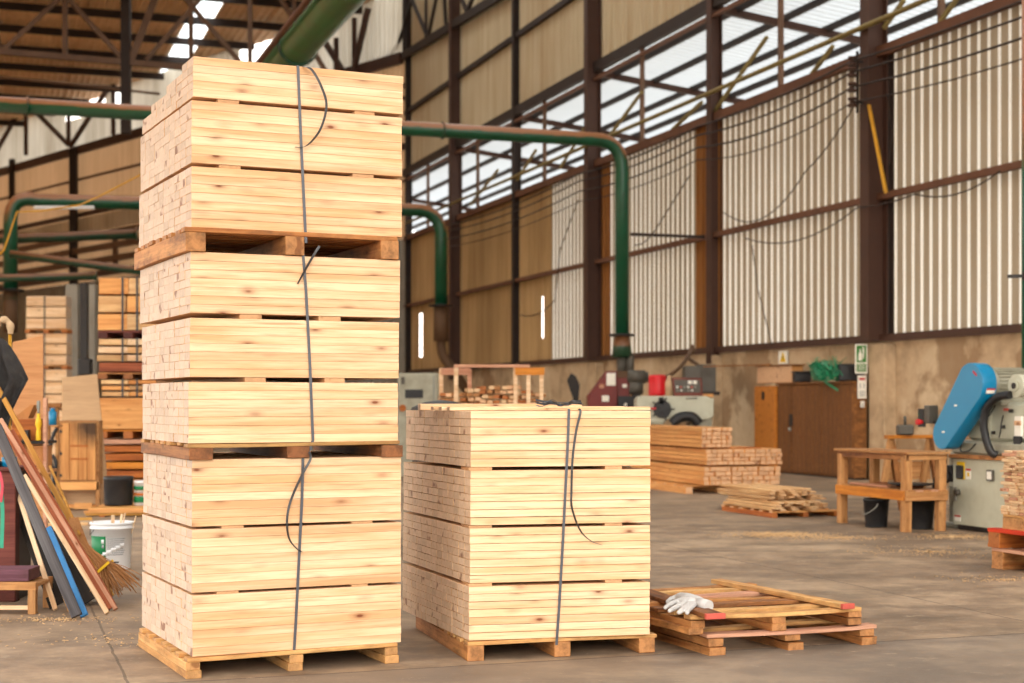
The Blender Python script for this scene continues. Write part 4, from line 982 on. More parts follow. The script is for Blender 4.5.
mb = MB(); mb.tube(smooth([ml(1.15, -.05, 1.58), ml(.95, -.08, 1.55), ml(.78, -.1, 1.42), ml(.74, -.1, 1.2), ml(.8, -.06, .95), ml(.85, 0, .9)], 6), .045, 12); obj('black_hose', mb, 'black', mach, True)
for P in ([(.45, .07, 1.3), (.55, .03, 1.28), (.66, .04, 1.36), (.7, .08, 1.46)], [(.86, .07, 1.35), (.92, .0, 1.25), (.9, .0, 1.15), (.8, .06, 1.1)], [(.1, .06, 1.02), (.15, 0, .93), (.3, 0, .93), (.38, .05, 1.02)]):
    mb = MB(); mb.tube(smooth([ml(*p) for p in P], 6), .008, 6); obj('cable', mb, 'black', mach, True)
mb = MB(); mb.tube(smooth([ml(-.12, .0, .92), ml(-.14, -.02, .7), ml(-.3, -.04, .6), ml(-.34, -.04, .35), ml(-.3, 0, .1)], 6), .014, 8); obj('cable', mb, 'black', mach, True)
mb = MB(); mb.cyl(ml(-.12, 0, .6), ml(-.12, -.04, .6), .07, seg=14); obj('pulley', mb, 'blackmetal', mach, True)
for x, z in ((.55, 1.15), (.68, 1.15), (1.0, 1.4), (.86, 1.22)): mbox('knob', x-.02, x+.02, .05, .085, z-.02, z+.02, 'blackmetal', .004)
mbox('orange_tab', .86, .94, .07, .09, 1.40, 1.43, 'redtip', .002); mbox('data_plate', 1.06, 1.18, .07, .1, 1.1, 1.34, 'label', .002); mbox('plate_band', 1.06, 1.18, .065, .07, 1.24, 1.29, 'orange', .001); mbox('plate_box', 1.05, 1.18, .06, .09, 1.02, 1.12, 'black', .002)
mbox('control_box', -.36, -.26, -.16, -.02, 1.24, 1.46, 'greydark', .008)
mb = MB(); mb.cyl(ml(-.40, -.16, 1.26), ml(-.40, -.23, 1.26), .035, seg=14); obj('stop_button', mb, 'red', mach, True)
mb = MB(); mb.cyl(ml(-.40, -.16, 1.35), ml(-.40, -.20, 1.35), .02, seg=12); obj('start_button', mb, 'greenlabel', mach, True)
mb = MB(); mb.bar(ml(-.4, -.16, 1.2), ml(-.4, -.16, 1.42), .08, .06); mb.bar(ml(-.36, -.1, 1.3), ml(.0, -.03, 1.15), .03, .03); obj('button_arm', mb, 'blackmetal', mach, True)
mb = MB(); mb.cyl(ml(-.1, -.03, .83), ml(-.1, -.06, .83), .025, seg=10); obj('indicator_lamp', mb, 'greenlabel', mach, True)

# ================================================================ stack at the right edge
e0 = Vector((4.33, 13.9, 0)); ea = math.atan2(-WD.y, -WD.x); eu = -WD; ev = -WN    # far corner; the left side faces the hall
pallet('bare wooden pallet at the bottom of the right edge stack', e0, ea, 1.5, 1.1, .19, ('pallet', 'pinkboard'), nd=6, sw=.16, dt=.03)
p2 = pallet('red painted pallet in the right edge stack', e0+Vector((-.03, .01, .191)), ea, 1.52, 1.1, .175, ('orange_dark', 'redpaint_wood'), nd=6, sw=.16, dt=.035)
pallet('unpainted pallet directly under the sawn ends at the right edge', e0+eu*.1+ev*.04+Vector((0, 0, .367)), ea, 1.35, 1.0, .125, ('pallet_pale', 'pallet_pale'), nd=6, sw=.3, dt=.022)
random.seed(9); zc = .493; row = 0
while zc < 1.06:
    h = random.choice((.022, .026, .03)); row += 1; n = 12
    for k in range(n):
        w_ = 1.32/n; c_ = e0+eu*(.05+(k+.5)*w_+U(-.004, .004))+ev*(.56+U(-.03, .03)); c_.z = zc+h/2
        if row in (8,) and k == 0: continue
        if k < 6: tag(board('edge_board', .98, w_-.006, h-.002, random.choice(('creamboard', 'slat', 'creamboard', 'pinkboard')), c_, None, (0, 0, ea+R(90)), random.random(), 0, .003), f'right edge stack board, row {row} up, {ORD[k+1]} from its far end', 'board', 'boards of the right edge stack')
        else: board
    zc += h

# ================================================================ cupboard, box, strap tangle
def wq(t, z, off): return WL(t, z, off)
tA = WT(853, .55); tB = WT(800, .55); tC = WT(777, .55); tD = WT(757, .5)
cb = thing('wooden_cupboard', 'dark brown plank cupboard with a padlock against the wall', 'cupboard', WL((tA+tC)/2, 0, .3), 0)
def wbox(name, t0, t1, o0, o1, z0, z1, mat, parent, bv=.006):
    mb = MB(); mb.cbox(((t0+t1)/2, (o0+o1)/2, (z0+z1)/2), (abs(t1-t0), o1-o0, z1-z0), bv); mb.v = [WL(p.x, p.z, p.y) for p in mb.v]; return obj(name, mb, mat, parent, True)
wbox('carcass', tA+.005, tC, .24, .52, .03, 1.86, 'cupboard', cb); wbox('top_board', tA-.02, tC+.02, .24, .58, 1.86, 1.90, 'cupboard', cb); wbox('base', tA+.02, tC-.02, .26, .5, 0, .04, 'blackmetal', cb)
nb = 12
for side, (ta_, tb_) in (('door', (tA+.03, (tA+tB)/2+.15)), ('door', ((tA+tB)/2+.17, tB+.35)), ('side_board', (tB+.37, tC-.02))):
    mb = MB(); n = max(3, int((tb_-ta_)/.16))
    for k in range(n):
        a = ta_+(tb_-ta_)*k/n; b = ta_+(tb_-ta_)*(k+1)/n-.008
        mb.cbox(((a+b)/2, .535, .96), (b-a, .03, 1.76), .004)
    mb.v = [WL(p.x, p.z, p.y) for p in mb.v]; dr = obj(side, mb, 'cupboard', cb, True)
tm = (tA+tB)/2+.16+.9*0
wbox('lock_plate', tB+.30, tB+.42, .55, .57, 1.0, 1.25, 'blackmetal', cb, .003)
mb = MB(); mb.cyl(WL(tB+.36, .97, .59), WL(tB+.36, .90, .59), .03, seg=12); obj('padlock', mb, 'grey', cb, True)
pb_ = thing('plywood_locker', 'narrow golden plywood locker left of the dark cupboard', 'cupboard', WL((tC+tD)/2, 0, .3), 0)
wbox('carcass', tC+.03, tD, .24, .56, 0, 1.84, 'yellowwood', pb_); wbox('door', tC+.06, tD-.03, .56, .58, .05, 1.80, 'yellowwood', pb_, .004); wbox('door_handle', tC+.5, tC+.6, .58, .60, 1.55, 1.72, 'blackmetal', pb_, .003)
bx = thing('plywood_box', 'plywood box standing on the narrow golden locker', 'box', WL((tC+tD)/2, 1.85, .3), 0)
wbox('body', tC-.55, tD+.0, .24, .5, 1.905, 2.26, 'orange', bx); wbox('lid', tC-.65, tD+.02, .22, .54, 2.26, 2.285, 'cupboard', bx, .004)
mb = MB(); a = WL(tD+.1, 2.30, .45); mb.bar(a+(-WD)*.6, a+WN*.75+WD*1.0+Vector((0, 0, -.01)), .14, .025); tag(obj('loose_board', mb, 'cupboard'), 'dark board sticking out left from the top of the plywood box', 'board')
mb = MB(); wbx = WL(tB+.2, 1.905, .4)
mb.cbox((0, 0, .1), (.34, .3, .2), .02); mb.cbox((.0, 0, .215), (.38, .34, .03), .01); o = tag(obj('tool_crate', mb, 'black'), 'small black crate on the cupboard, left of the green tangle', 'crate'); o.location = wbx
mb = MB(); mb.cbox((0, 0, .17), (.5, .28, .34), .03); o = tag(obj('plastic_crate', mb, 'black'), 'dark crate on the cupboard behind the green tangle', 'crate'); o.location = WL(tA+.45, 1.903, .33)
random.seed(21); tg_ = thing('strap_tangle', 'tangled heap of green plastic strapping on the cupboard', 'strap tangle', WL(tA+1.0, 1.905, .5), 0)
mb = MB(); c0_ = WL(tA+1.0, 2.05, .52)
for k in range(46):
    P = []; th = U(0, 6.28); ph = U(-.5, .5); r_ = U(.12, .42)
    for j in range(9):
        a = th+j*.6; P.append(c0_+WD*(math.cos(a)*r_*1.5+U(-.04, .04))+WN*(math.sin(a)*.12+.06+U(-.03, .03))+Vector((0, 0, max(-.12, .14*math.sin(a*1.3+ph*3)+U(-.04, .1)+.06*k/46))))
    mb.ribbon(smooth(P, 3), .02, Vector((U(-1, 1), U(-1, 1), U(.2, 1))), .002)
for k in range(14):
    a = U(-1, 1); p = c0_+WD*a*.5; mb.ribbon(smooth([p, p+Vector((U(-.05, .05), 0, .18)), p+WD*U(-.25, .25)+Vector((0, 0, U(.22, .36)))], 4), .016, Vector((1, .3, 0)), .002)
p = c0_+WN*.1+WD*.1; mb.ribbon(smooth([p, p-WD*.2+Vector((0, 0, -.16)), p-WD*.75+Vector((0, 0, -.32))+WN*.05], 5), .05, Vector((0, 0, 1)), .003)
obj('strap_coils', mb, 'greenstrap', tg_, True)
# ================================================================ machines behind the shorter stack
def at(x0, x1, Z): a = PX(x0, HY, Z); b = PX(x1, HY, Z); return a.x, b.x
def hh(y, Z): return EYE+(HY-y)/FP*Z
# a front-facing helper frame at depth Z: prism from pixel outline
def slab(mb, pts, Z, depth, mi=0):
    mb.prism([(PX(x, y, Z).x, PX(x, y, Z).z) for x, y in pts], (0, Z, 0), (1, 0, 0), (0, 0, 1), (0, 1, 0), depth, mi); return mb
def fbox(name, x0, x1, y0, y1, Z, depth, mat, parent, bv=.006):
    a, b = PX(x0, y1, Z), PX(x1, y0, Z); mb = MB(); mb.cbox(((a.x+b.x)/2, Z+depth/2, (a.z+b.z)/2), (b.x-a.x, depth, b.z-a.z), min(bv, (b.z-a.z)*.3, depth*.3)); return obj(name, mb, mat, parent, True)
Z = 37.0; p0 = PX(612, HY, Z)
mm = thing('maroon_machine', 'maroon woodworking machine under the long duct with papers stuck on it', 'machine', (p0.x, Z, 0), 0)
yb = HY+EYE*FP/Z
mb = MB(); slab(mb, [(588.5, yb-1), (617, yb-1), (617, 371), (607, 371), (588.5, 396)], Z, 1.0); obj('housing', mb, 'maroonmetal', mm, True, bev=.01)
fbox('side_casing', 617, 630, 378, yb-1, Z+.1, .9, 'maroonmetal', mm); fbox('top_cover', 608, 628, 371, 378, Z+.1, .8, 'brownhose', mm)
fbox('paper_sheet', 606.5, 615.5, 373, 385.5, Z-.02, .02, 'label', mm, .001); fbox('paper_sheet', 602, 609, 395.5, 401.5, Z-.02, .02, 'label', mm, .001); fbox('sticker', 599.5, 604, 384, 388, Z-.02, .02, 'pinkboard', mm, .001); fbox('sticker', 622.5, 627, 384, 387.5, Z+.08, .02, 'label', mm, .001)
mb = MB(); a, b = PX(627, 377, Z+.2), PX(645, 377, Z+.2); mb.cyl(a, b, .17, seg=20); mb.cyl(b, b+Vector((.08, 0, 0)), .13, seg=16); obj('motor', mb, 'greydark', mm, True)
mb = MB(); a, b = PX(629, 388, Z+.1), PX(643, 388, Z+.1); mb.cyl(a, b, .15, seg=20); obj('motor', mb, 'greydark', mm, True)
fbox('control_panel', 618, 633, 396, 410, Z-.05, .15, 'black', mm); mb = MB(); a = PX(625.5, 404.5, Z-.06); mb.cyl(a, a+Vector((0, -.03, 0)), .035, seg=12); obj('dial', mb, 'label', mm, True)
fbox('frame', 633, 641, 393, yb-1, Z+.1, .5, 'blackmetal', mm)
Z = 33.0; yb = HY+EYE*FP/Z; p0 = PX(676, HY, Z)
gm = thing('grey_planer', 'long pale grey machine bed with a dark hand wheel behind the orange battens', 'machine', (p0.x, Z, 0), 0)
mb = MB(); slab(mb, [(637, 422), (662, 424), (670, 418), (708, 420), (714, 416), (714, 399), (706, 396), (640, 396), (637, 400)], Z, .9); obj('bed', mb, 'machine', gm, True, bev=.02)
fbox('pedestal', 640, 664, 421, yb, Z+.1, .7, 'machine2', gm); fbox('pedestal', 690, 712, 417, yb, Z+.1, .7, 'machine2', gm)
mb = MB(); a = PX(662.5, 409, Z-.1); mb.cyl(a, a+Vector((0, .12, 0)), .19, seg=24); mb.cyl(a-Vector((0, .05, 0)), a, .07, seg=14)
for k in range(5): an = k*1.257; mb.bar(a-Vector((0, .03, 0)), a+Vector((.26*math.cos(an), -.03, .26*math.sin(an))), .035, .03)
obj('hand_wheel', mb, 'black', gm, True)
fbox('lever', 651, 656, 407.5, 409.5, Z-.15, .05, 'red', gm, .004); fbox('column', 659, 664, 397, 404, Z-.1, .1, 'blackmetal', gm)
mb = MB(); mb.tube(smooth([PX(672, 424, Z-.1), PX(680, 417.5, Z-.1), PX(692, 417, Z-.1), PX(699, 424, Z-.1)], 6), .11, 10); obj('chute', mb, 'black', gm, True)
mb = MB(); a = PX(686, 398, Z-.03); mb.cyl(a, a+Vector((.25, 0, 0)), .02, seg=8); obj('pipe', mb, 'grey', gm, True)
cp = thing('control_console', 'dark red framed control console lying on the grey machine bed', 'console', PX(687, 397, Z+.2), 0)
mb = MB(); slab(mb, [(674, 396), (703, 396), (702, 378), (672, 377.5)], Z+.15, .4); obj('case', mb, 'maroon', cp, True, bev=.01)
mb = MB(); slab(mb, [(675.5, 392.5), (700.5, 392.5), (700, 380), (674, 379.5)], Z+.14, .02); obj('screen', mb, 'greydark', cp, True)
for x in (690, 695): fbox('meter', x-1.8, x+1.8, 380.5, 384, Z+.12, .03, 'label', cp, .002)
for k in range(6): fbox('button', 676.5+k*3.6, 678.3+k*3.6, 386, 388, Z+.12, .03, ('label', 'redtip', 'grey')[k % 3], cp, .002)
for k in range(6): fbox('button', 677+k*3.6, 678.8+k*3.6, 389.6, 391.2, Z+.12, .03, ('grey', 'label', 'greydark')[k % 3], cp, .002)
mb = MB(); mb.lathe([(0, 0), (.19, 0), (.2, .06), (.19, .42), (.16, .46), (0, .46)], 24); o = tag(obj('red_canister', mb, 'red'), 'bright red canister on the grey machine bed', 'canister'); q = PX(657.5, 396, Z+.45); o.location = (q.x, q.y, q.z+.002)
mb = MB(); mb.lathe([(0, 0), (.12, 0), (.13, .3), (.05, .38), (.05, .44), (0, .44)], 18); o = tag(obj('plastic_bottle', mb, 'beigecloth'), 'pale bottle standing right of the red canister', 'bottle'); q = PX(669.5, 396, Z+.4); o.location = (q.x, q.y, q.z+.002)
fb = thing('electric_box', 'tall grey electric box on the wall behind the control console', 'box', PX(708, 392, 34.8), 0)
fbox('case', 700, 716, 364.5, 392, 34.6, .9, 'greydark', fb); fbox('side_case', 685.5, 700.5, 366, 378, 34.5, .7, 'greydark', fb); fbox('base_shelf', 698, 720, 391.5, 395, 34.4, 1.0, 'columndark', fb); fbox('tray', 700, 713.5, 394, 397, 33.9, .5, 'orange', fb)
mb = MB(); mb.tube(smooth([PX(660, 378, 34), PX(668, 376, 34.2), PX(680, 367, 34.8), PX(689, 354, 36), PX(692, 346, 36.4), PX(693.5, 351, 36.3), PX(688, 357, 36.3), PX(698, 365, 35.5)], 6), .045, 8)
tag(obj('looped_hose', mb, 'brownhose'), 'brown hose looping up the wall above the red canister', 'hose')
# electric cabinet and firewood cart
Z = 31.0; ec = thing('switch_cabinet', 'pale grey green switch cabinet with dark window right of the tall stack', 'cabinet', (PX(419, HY, Z).x, Z, 0), 0)
yb = HY+EYE*FP/Z
fbox('body', 398, 438, 373, yb, Z, .8, 'machine2', ec, .02); fbox('window', 405, 423, 389.5, 398, Z-.02, .03, 'black', ec, .004); fbox('latch', 401, 404.5, 377, 384, Z-.04, .05, 'greydark', ec, .004); fbox('door_edge', 433, 434.5, 376, 420, Z-.02, .03, 'grey', ec, .002)
mb = MB(); a = PX(402.5, 408, Z-.03); mb.cyl(a, a+Vector((0, .04, 0)), .07, seg=14); obj('knob', mb, 'orange_dark', ec, True)
Z = 25.0; yb = HY+EYE*FP/Z
ck = thing('firewood_cart', 'tall open wooden cart frame behind the shorter stack', 'cart', (PX(491, HY, Z).x, Z, 0), 0)
for x, y0 in ((441, 368), (456, 366.5), (469.5, 369), (515.5, 367), (528.5, 374), (541.5, 374)): fbox('post', x-2.1, x+2.1, y0, yb, Z if x in (456, 515.5, 528.5, 541.5) else Z+.5, .07, 'creamboard' if x != 469.5 else 'pinkboard', ck, .004)
for x, y0 in ((441, 368), (541.5, 374)): fbox('post', x-2, x+2, y0, HY+EYE*FP/(Z+.9), Z+.9, .07, 'pinkboard', ck, .004)
fbox('top_rail', 454, 530, 364.5, 367.5, Z-.04, .04, 'pinkboard', ck, .003); fbox('side_panel', 515, 544.5, 367.5, 375, Z-.03, .03, 'yellowwood', ck, .003); fbox('side_panel', 441, 470, 368, 375, Z+.46, .04, 'pinkboard', ck, .003)
fbox('deck', 439, 545, 425, 428, Z, 1.0, 'pallet', ck, .003)
random.seed(3)
for r in range(8):
    for k in range(15):
        x = 443+k*6.8+U(-1.5, 1.5); y = 422.5-r*4.6-(2.5 if 5 < k < 13 else 0)+U(-.5, .5)
        if r == 7 and not 3 < k < 12: continue
        p = PX(x, y, Z+.12); q = p+Vector((U(-.12, .12), .75, U(-.02, .02)))
        tag(board_pq('wood_offcut', p, q, .095, .055, random.choice(('orange', 'pallet', 'orange_dark', 'slat'))), 'orange brown wood offcut in the heap on the tall cart frame', 'offcut', 'offcuts heaped in the cart frame')
bd = thing('black_drum', 'black covered drum just behind the left end of the shorter stack', 'drum', (PX(441, HY, 15).x, 15, 0), 0)
mb = MB(); mb.lathe([(0, 0), (.27, 0), (.28, .03), (.28, 1.36), (.29, 1.38)], 28); obj('shell', mb, 'black', bd)
mb = MB(); mb.lathe([(.30, 1.36), (.31, 1.40), (.28, 1.45), (.16, 1.50), (0, 1.52)], 28); obj('cover', mb, 'black', bd)
bs = thing('leaning_shovel', 'dark object leaning on the stained wall left of the maroon machine', 'tool', WP(573, 402, .5)*1.0, 0); bs.location.z = 0
mb = MB(); q = Vector((bs.location.x, bs.location.y, 0)); k_ = q.y
mb.prism([(PX(x, y, k_).x, PX(x, y, k_).z) for x, y in ((574, 430), (577, 430), (579, 395), (580, 385), (576, 376), (571, 373), (567, 380), (570, 390), (573, 398))], (0, k_, 0), (1, 0, 0), (0, 0, 1), (0, 1, 0), .08); mb.bar(PX(575.5, 430, k_), Vector((PX(575.5, 430, k_).x, k_, 0)), .08, .08)
obj('blade', mb, 'blackmetal', bs, True)

# ================================================================ left side: planks leaning at the edge
def lean_plank(x0, y0, x1, y1, dz, w_, th, mat, label, roll=0.0, rise=1.0, name='leaning_plank', group='planks leaning at the left edge'):
    """foot on the floor at pixel (x0, y0); passes pixel (x1, y1); leans back by dz metres"""
    p = GP(x0, y0); q = PX(x1, y1, p.y+dz); d = (q-p)
    q = p+d*rise; p.z += .5*w_*abs(d.x)/d.length*.9+.004
    o = board_pq(name, p, q, w_, th, mat, None, roll, up=(.15, -1, .1)); return tag(o, label, 'plank', group)
lean_plank(55.5, 611, 9, 465, .75, .035, .02, 'creamboard', 'thin cream edged plank, leftmost foot of the leaning planks', 0)
lean_plank(60, 609, 22, 500, .8, .16, .012, 'blackboard', 'black sheet leaning behind the cream edged plank')
lean_plank(70, 612, 36, 520, .85, .03, .02, 'goldboard', 'thin brown strip leaning behind the dark grey plank')
lean_plank(89, 606, 56, 530, .9, .14, .012, 'blackboard', 'black sheet leaning behind the blue plank')
lean_plank(84.5, 618, 48, 528, .55, .055, .025, 'bluewood', 'blue painted plank among the leaning planks', 0, 1.0)
lean_plank(77, 619, 1, 437, .5, .075, .03, 'greyboard', 'weathered dark grey plank, nearest of the leaning planks', 0, 1.06)
lean_plank(107.5, 615, 26, 478, .45, .033, .03, 'creamboard', 'slim cream plank in front of the red brown one', 0, 1.02)
lean_plank(112, 611, 14, 440, .5, .075, .02, 'redboard', 'wide red brown plank leaning between two pale ones', 0, 1.05)
lean_plank(116, 611, 6, 428, .52, .03, .035, 'pinkboard', 'long pinkish plank with the rightmost foot', 0, 1.05)
lean_plank(112, 598, -2, 388, .75, .04, .02, 'goldboard', 'golden yellow plank leaning highest at the left edge', 0, 1.0)
lean_plank(104, 603, 20, 452, .6, .06, .015, 'redboard', 'narrow brown plank leaning just behind the wide red brown one', 0, 1.0)

# maroon post / cart, low stool with plum board
st = thing('low_stool', 'low rough wooden stool at the left edge', 'stool', (GP(30, 611).x-.35, 10.9, 0), 0)
g = GP(36, 612.5); sx_ = st.location.x; 
def lb2(name, x0, x1, y0, y1, z0, z1, mat, parent):
    o = board(name, x1-x0, y1-y0, z1-z0, mat, ((x0+x1)/2, (y0+y1)/2, (z0+z1)/2), parent, (0, 0, 0), random.random(), .002); return o
lf = g.x-st.location.x
for (x, y) in ((lf, 0), (lf, .35), (lf-.75, 0), (lf-.75, .35)): board('leg', .2, .055, .055, 'bench', (x, y, .10), st, (0, R(90), 0), x, .002)
lb2('top_rail', lf-.85, lf+.03, -.03, .03, .17, .225, 'bench', st); lb2('top_rail', lf-.85, lf+.03, .32, .38, .17, .225, 'bench', st); lb2('seat_board', lf-.85, lf+.03, .03, .32, .19, .215, 'bench', st); lb2('foot_rail', lf-.85, lf-.02, -.02, .01, .03, .06, 'creamboard', st)
q = PX(20, 576, 10.85); tag(board('plum_board', .62, .28, .085, 'plum', (GP(30, 611).x-.33+.05, 11.05, .227+.043), None, (0, 0, R(1)), 4, .002), 'thick plum coloured board lying on the low stool', 'board')
pbx = GP(30, 611).x-.35
mc_ = thing('maroon_stand', 'maroon upright stand at the left edge carrying blue and black odds', 'stand', (PX(4, HY, 11.6).x, 11.6, 0), 0)
a = PX(-25, 471, 11.6); b = PX(17.5, 471, 11.6)
mb = MB(); mb.cbox(((a.x+b.x)/2, 11.6, a.z/2), (b.x-a.x, .10, a.z), .006); obj('side_board', mb, 'maroon', mc_, True)
mb = MB(); mb.cbox(((a.x+b.x)/2-.03, 11.85, a.z/2), (b.x-a.x, .35, a.z), .006); obj('back_board', mb, 'blackmetal', mc_, True)
mb = MB(); mb.cbox(((a.x+b.x)/2, 11.75, a.z+.015), (b.x-a.x+.04, .5, .03), .006); obj('top_board', mb, 'maroon', mc_, True)
zt2 = a.z+.031
mb = MB(); mb.lathe([(.035, 0), (.055, 0), (.055, .07), (.035, .07), (.035, 0)], 24); o = tag(obj('tape_roll', mb, 'blue'), 'blue roll of tape on the maroon stand', 'tape'); o.location = (PX(8, HY, 11.65).x, 11.68, zt2)
mb = MB(); mb.cbox((0, 0, .02), (.12, .1, .04), .01); mb.cyl((.02, 0, .04), (.02, 0, .09), .02); o = tag(obj('tape_dispenser', mb, 'black'), 'small black tool beside the blue tape roll', 'tool'); o.location = (PX(-3, HY, 11.65).x-.03, 11.66, zt2)
mb = MB(); a = PX(1.0, 475, 11.3)
mb.ribbon(smooth([a+Vector((-.01, 0, 0)), PX(2.5, 510, 11.3), PX(1.5, 548, 11.3)], 5), .028, (1, 0, 0), .006); cl_ = obj('hanging_ribbon', mb, 'teal'); tag(cl_, 'teal ribbon hanging down the maroon stand at the left edge', 'ribbon')
mb = MB(); mb.ribbon(smooth([PX(-.5, 472, 11.29), PX(2.2, 486, 11.28), PX(0.5, 502, 11.29)], 5), .022, (1, 0, 0), .006); tag(obj('hanging_ribbon', mb, 'pink'), 'pink ribbon hanging beside the teal one', 'ribbon')
# dark cloth over a pole, glove on top
cz = 12.6; ct = thing('draped_cloth', 'charcoal cloth draped over a pole at the left edge', 'cloth', (PX(4, HY, cz).x, cz, 0), 0)
outl = [(338, 3), (346, 9), (356, 15), (367, 21), (379, 27.5), (388, 24), (398, 20), (408, 16), (418, 13), (430, 9)]
mb = MB(); nx = 22; vs = []
for j, (y, xr) in enumerate(outl):
    for i in range(nx+1):
        u = i/nx; x = -40+(xr+40)*u if j > 1 else (-22+(xr+22)*u); p = PX(x, y, cz)
        vs.append(p+Vector((0, .07*math.sin(u*26+j*.5)*min(1, j/3)-.1*math.sin(u*3.1), 0)))
n0 = len(vs); vs += [p+Vector((0, .012, 0)) for p in vs]
fs = []
for j in range(len(outl)-1):
    for i in range(nx):
        a = j*(nx+1)+i; fs += [(a, a+1, a+nx+2, a+nx+1), (n0+a+nx+1, n0+a+nx+2, n0+a+1, n0+a)]
for j in range(len(outl)-1):
    for i in (0, nx): a = j*(nx+1)+i; fs.append((a, a+nx+1, n0+a+nx+1, n0+a))
mb.add(vs, fs, 0, True); obj('cloth', mb, 'cloth', ct, True)
mb = MB(); a = PX(10, 338, cz+.12); mb.cyl((a.x-.02, a.y, 0), (a.x, a.y, PX(0, 333, cz+.12).z), .014); mb.cyl((a.x-.55, a.y, 0), (a.x-.5, a.y, 1.9), .02); mb.tube([(a.x-.5, a.y, 1.9), (a.x-.1, a.y, 2.02)], .018); obj('pole', mb, 'yellowsteel', ct, True)
mb = MB(); mb.tube(smooth([PX(-6, 330, cz+.1), PX(-1, 322, cz+.1), PX(5, 320, cz+.1), PX(10, 325, cz+.1), PX(10.5, 334, cz+.1)], 5), [.022+.012*math.sin(k*.5)**2 for k in range(21)], 12); tag(obj('cloth_wrap', mb, 'beigecloth'), 'rolled beige cloth curled over the yellow pole top', 'cloth')

# plywood sheet, shelf things
pz = 15.2; sh_ = thing('shelf_rack', 'wooden shelf rack behind the leaning planks at the left', 'shelf', (PX(25, HY, pz).x, pz, 0), 0)
yb = HY+EYE*FP/pz
fbox('upright', 43, 46.5, 398, yb, pz, .05, 'pinkboard', sh_, .003); fbox('upright', -14, -11, 398, yb, pz, .05, 'pinkboard', sh_, .003)
fbox('shelf_board', -12, 45, 441, 444, pz, .4, 'blackboard', sh_, .003); fbox('shelf_board', -12, 45, 470, 473, pz, .4, 'plywood', sh_, .003); fbox('shelf_board', -12, 45, 530, 533, pz, .4, 'plywood', sh_, .003)
fbox('back_panel', -12, 45, 425, yb-1, pz+.42, .02, 'plywood', sh_, .003); fbox('top_board', -12, 45, 424, 427, pz, .42, 'orange_dark', sh_, .003) if False else None
tb = thing('wooden_tray', 'brown tray box on the shelf rack behind the yellow tool', 'box', PX(28, 441, pz+.05), 0)
fbox('front_panel', 12, 40, 419, 440.6, pz+.14, .02, 'orange_dark', tb, .002); fbox('back_panel', 12, 40, 419, 440.6, pz+.37, .02, 'orange_dark', tb, .002); fbox('side_panel', 12, 13.5, 419, 440.6, pz+.16, .2, 'orange_dark', tb, .002); fbox('side_panel', 38.5, 40, 419, 440.6, pz+.16, .2, 'orange_dark', tb, .002)
mb = MB(); slab(mb, [(13, 418.5), (28, 418.5), (34, 405), (31, 404.5)], pz+.16, .18); tag(obj('cardboard_box', mb, 'card'), 'tilted cardboard box in the brown tray', 'box')
mb = MB(); slab(mb, [(22, 442), (28, 442), (28, 430), (22, 430)], pz+.02, .08); tag(obj('black_case', mb, 'black'), 'small black case on the shelf in front of the brown tray', 'case')
lc = thing('cardboard_box', 'cardboard box on the shelf below the yellow tool', 'box', PX(36, 470, pz+.03), 0); fbox('body', 27, 43, 447, 469.6, pz+.05, .3, 'card', lc, .003); fbox('flap', 27, 43, 446, 447.5, pz+.03, .32, 'card', lc, .001)
sp_ = thing('plywood_sheet', 'brown plywood sheet standing above the shelf rack', 'sheet', PX(28, 399, pz+.8), 0)
mb = MB(); slab(mb, [(12.5, 560), (43, 560), (43, 335.5), (12.5, 342)], pz+.8, .02); obj('panel', mb, 'plywood', sp_, True)
gn = thing('glue_gun', 'yellow handheld foam gun standing on the shelf rack', 'tool', PX(38.5, 440.6, pz+.05), 0)
gz = PX(38.5, 440.6, pz+.05); s1 = pz/FP
mb = MB(); mb.lathe([(0, 0), (2.4*s1, 0), (2.6*s1, 1*s1), (2.4*s1, 9*s1), (1.8*s1, 12*s1), (3.2*s1, 16*s1), (3.0*s1, 20*s1), (1.8*s1, 23*s1), (1.6*s1, 27*s1), (0, 27.5*s1)], 20); obj('handle', mb, 'yellow', gn)
mb = MB(); mb.cyl((0, 0, 27*s1), (0, 0, 33*s1), 1.2*s1); mb.cbox((0, 0, 36*s1), (3*s1, 3*s1, 8*s1), .004); obj('nozzle', mb, 'grey', gn)

# cabinet with plank door, beige fibreboard behind it
kz = 21.3; yb = HY+EYE*FP/kz
kc = thing('wooden_cabinet', 'small wooden cabinet with plank door and soot stain, beige sheet behind', 'cabinet', (PX(78, HY, kz).x, kz, 0), 0)
for x in (58.5, 98): fbox('leg', x-1.6, x+1.6, 482, yb, kz, .06, 'bench', kc, .003)
for x in (60, 97): fbox('leg', x-1.6, x+1.6, 482, HY+EYE*FP/(kz+.16), kz+.16, .06, 'bench', kc, .003)
fbox('carcass', 57, 99, 420.5, 485, kz+.02, .2, 'bench', kc); fbox('bottom_rail', 57, 99, 482, 490, kz, .03, 'orange', kc, .003); fbox('low_shelf', 57, 99, 505, 508, kz+.03, .18, 'orange', kc, .003); fbox('low_panel', 74, 92, 503, 509, kz-.01, .02, 'orange', kc, .002)
mb = MB(); 
for k in range(4): xa, xb = PX(61+k*8.8, 0, kz).x, PX(61+k*8.8+8.4, 0, kz).x; za, zb = hh(480, kz), hh(423, kz); mb.cbox(((xa+xb)/2, kz-.0, (za+zb)/2), (xb-xa, .03, zb-za), .003)
s = N('sooty_plank'); tc_ = s.n('ShaderNodeTexCoord'); v_ = tc_.outputs['Object']
gr = s.noise(v_, 1, 4, .6, (22, 22, 1.5)); cc = s.ramp(gr, [(.35, col(204, 148, 88)), (.66, col(170, 112, 60))])
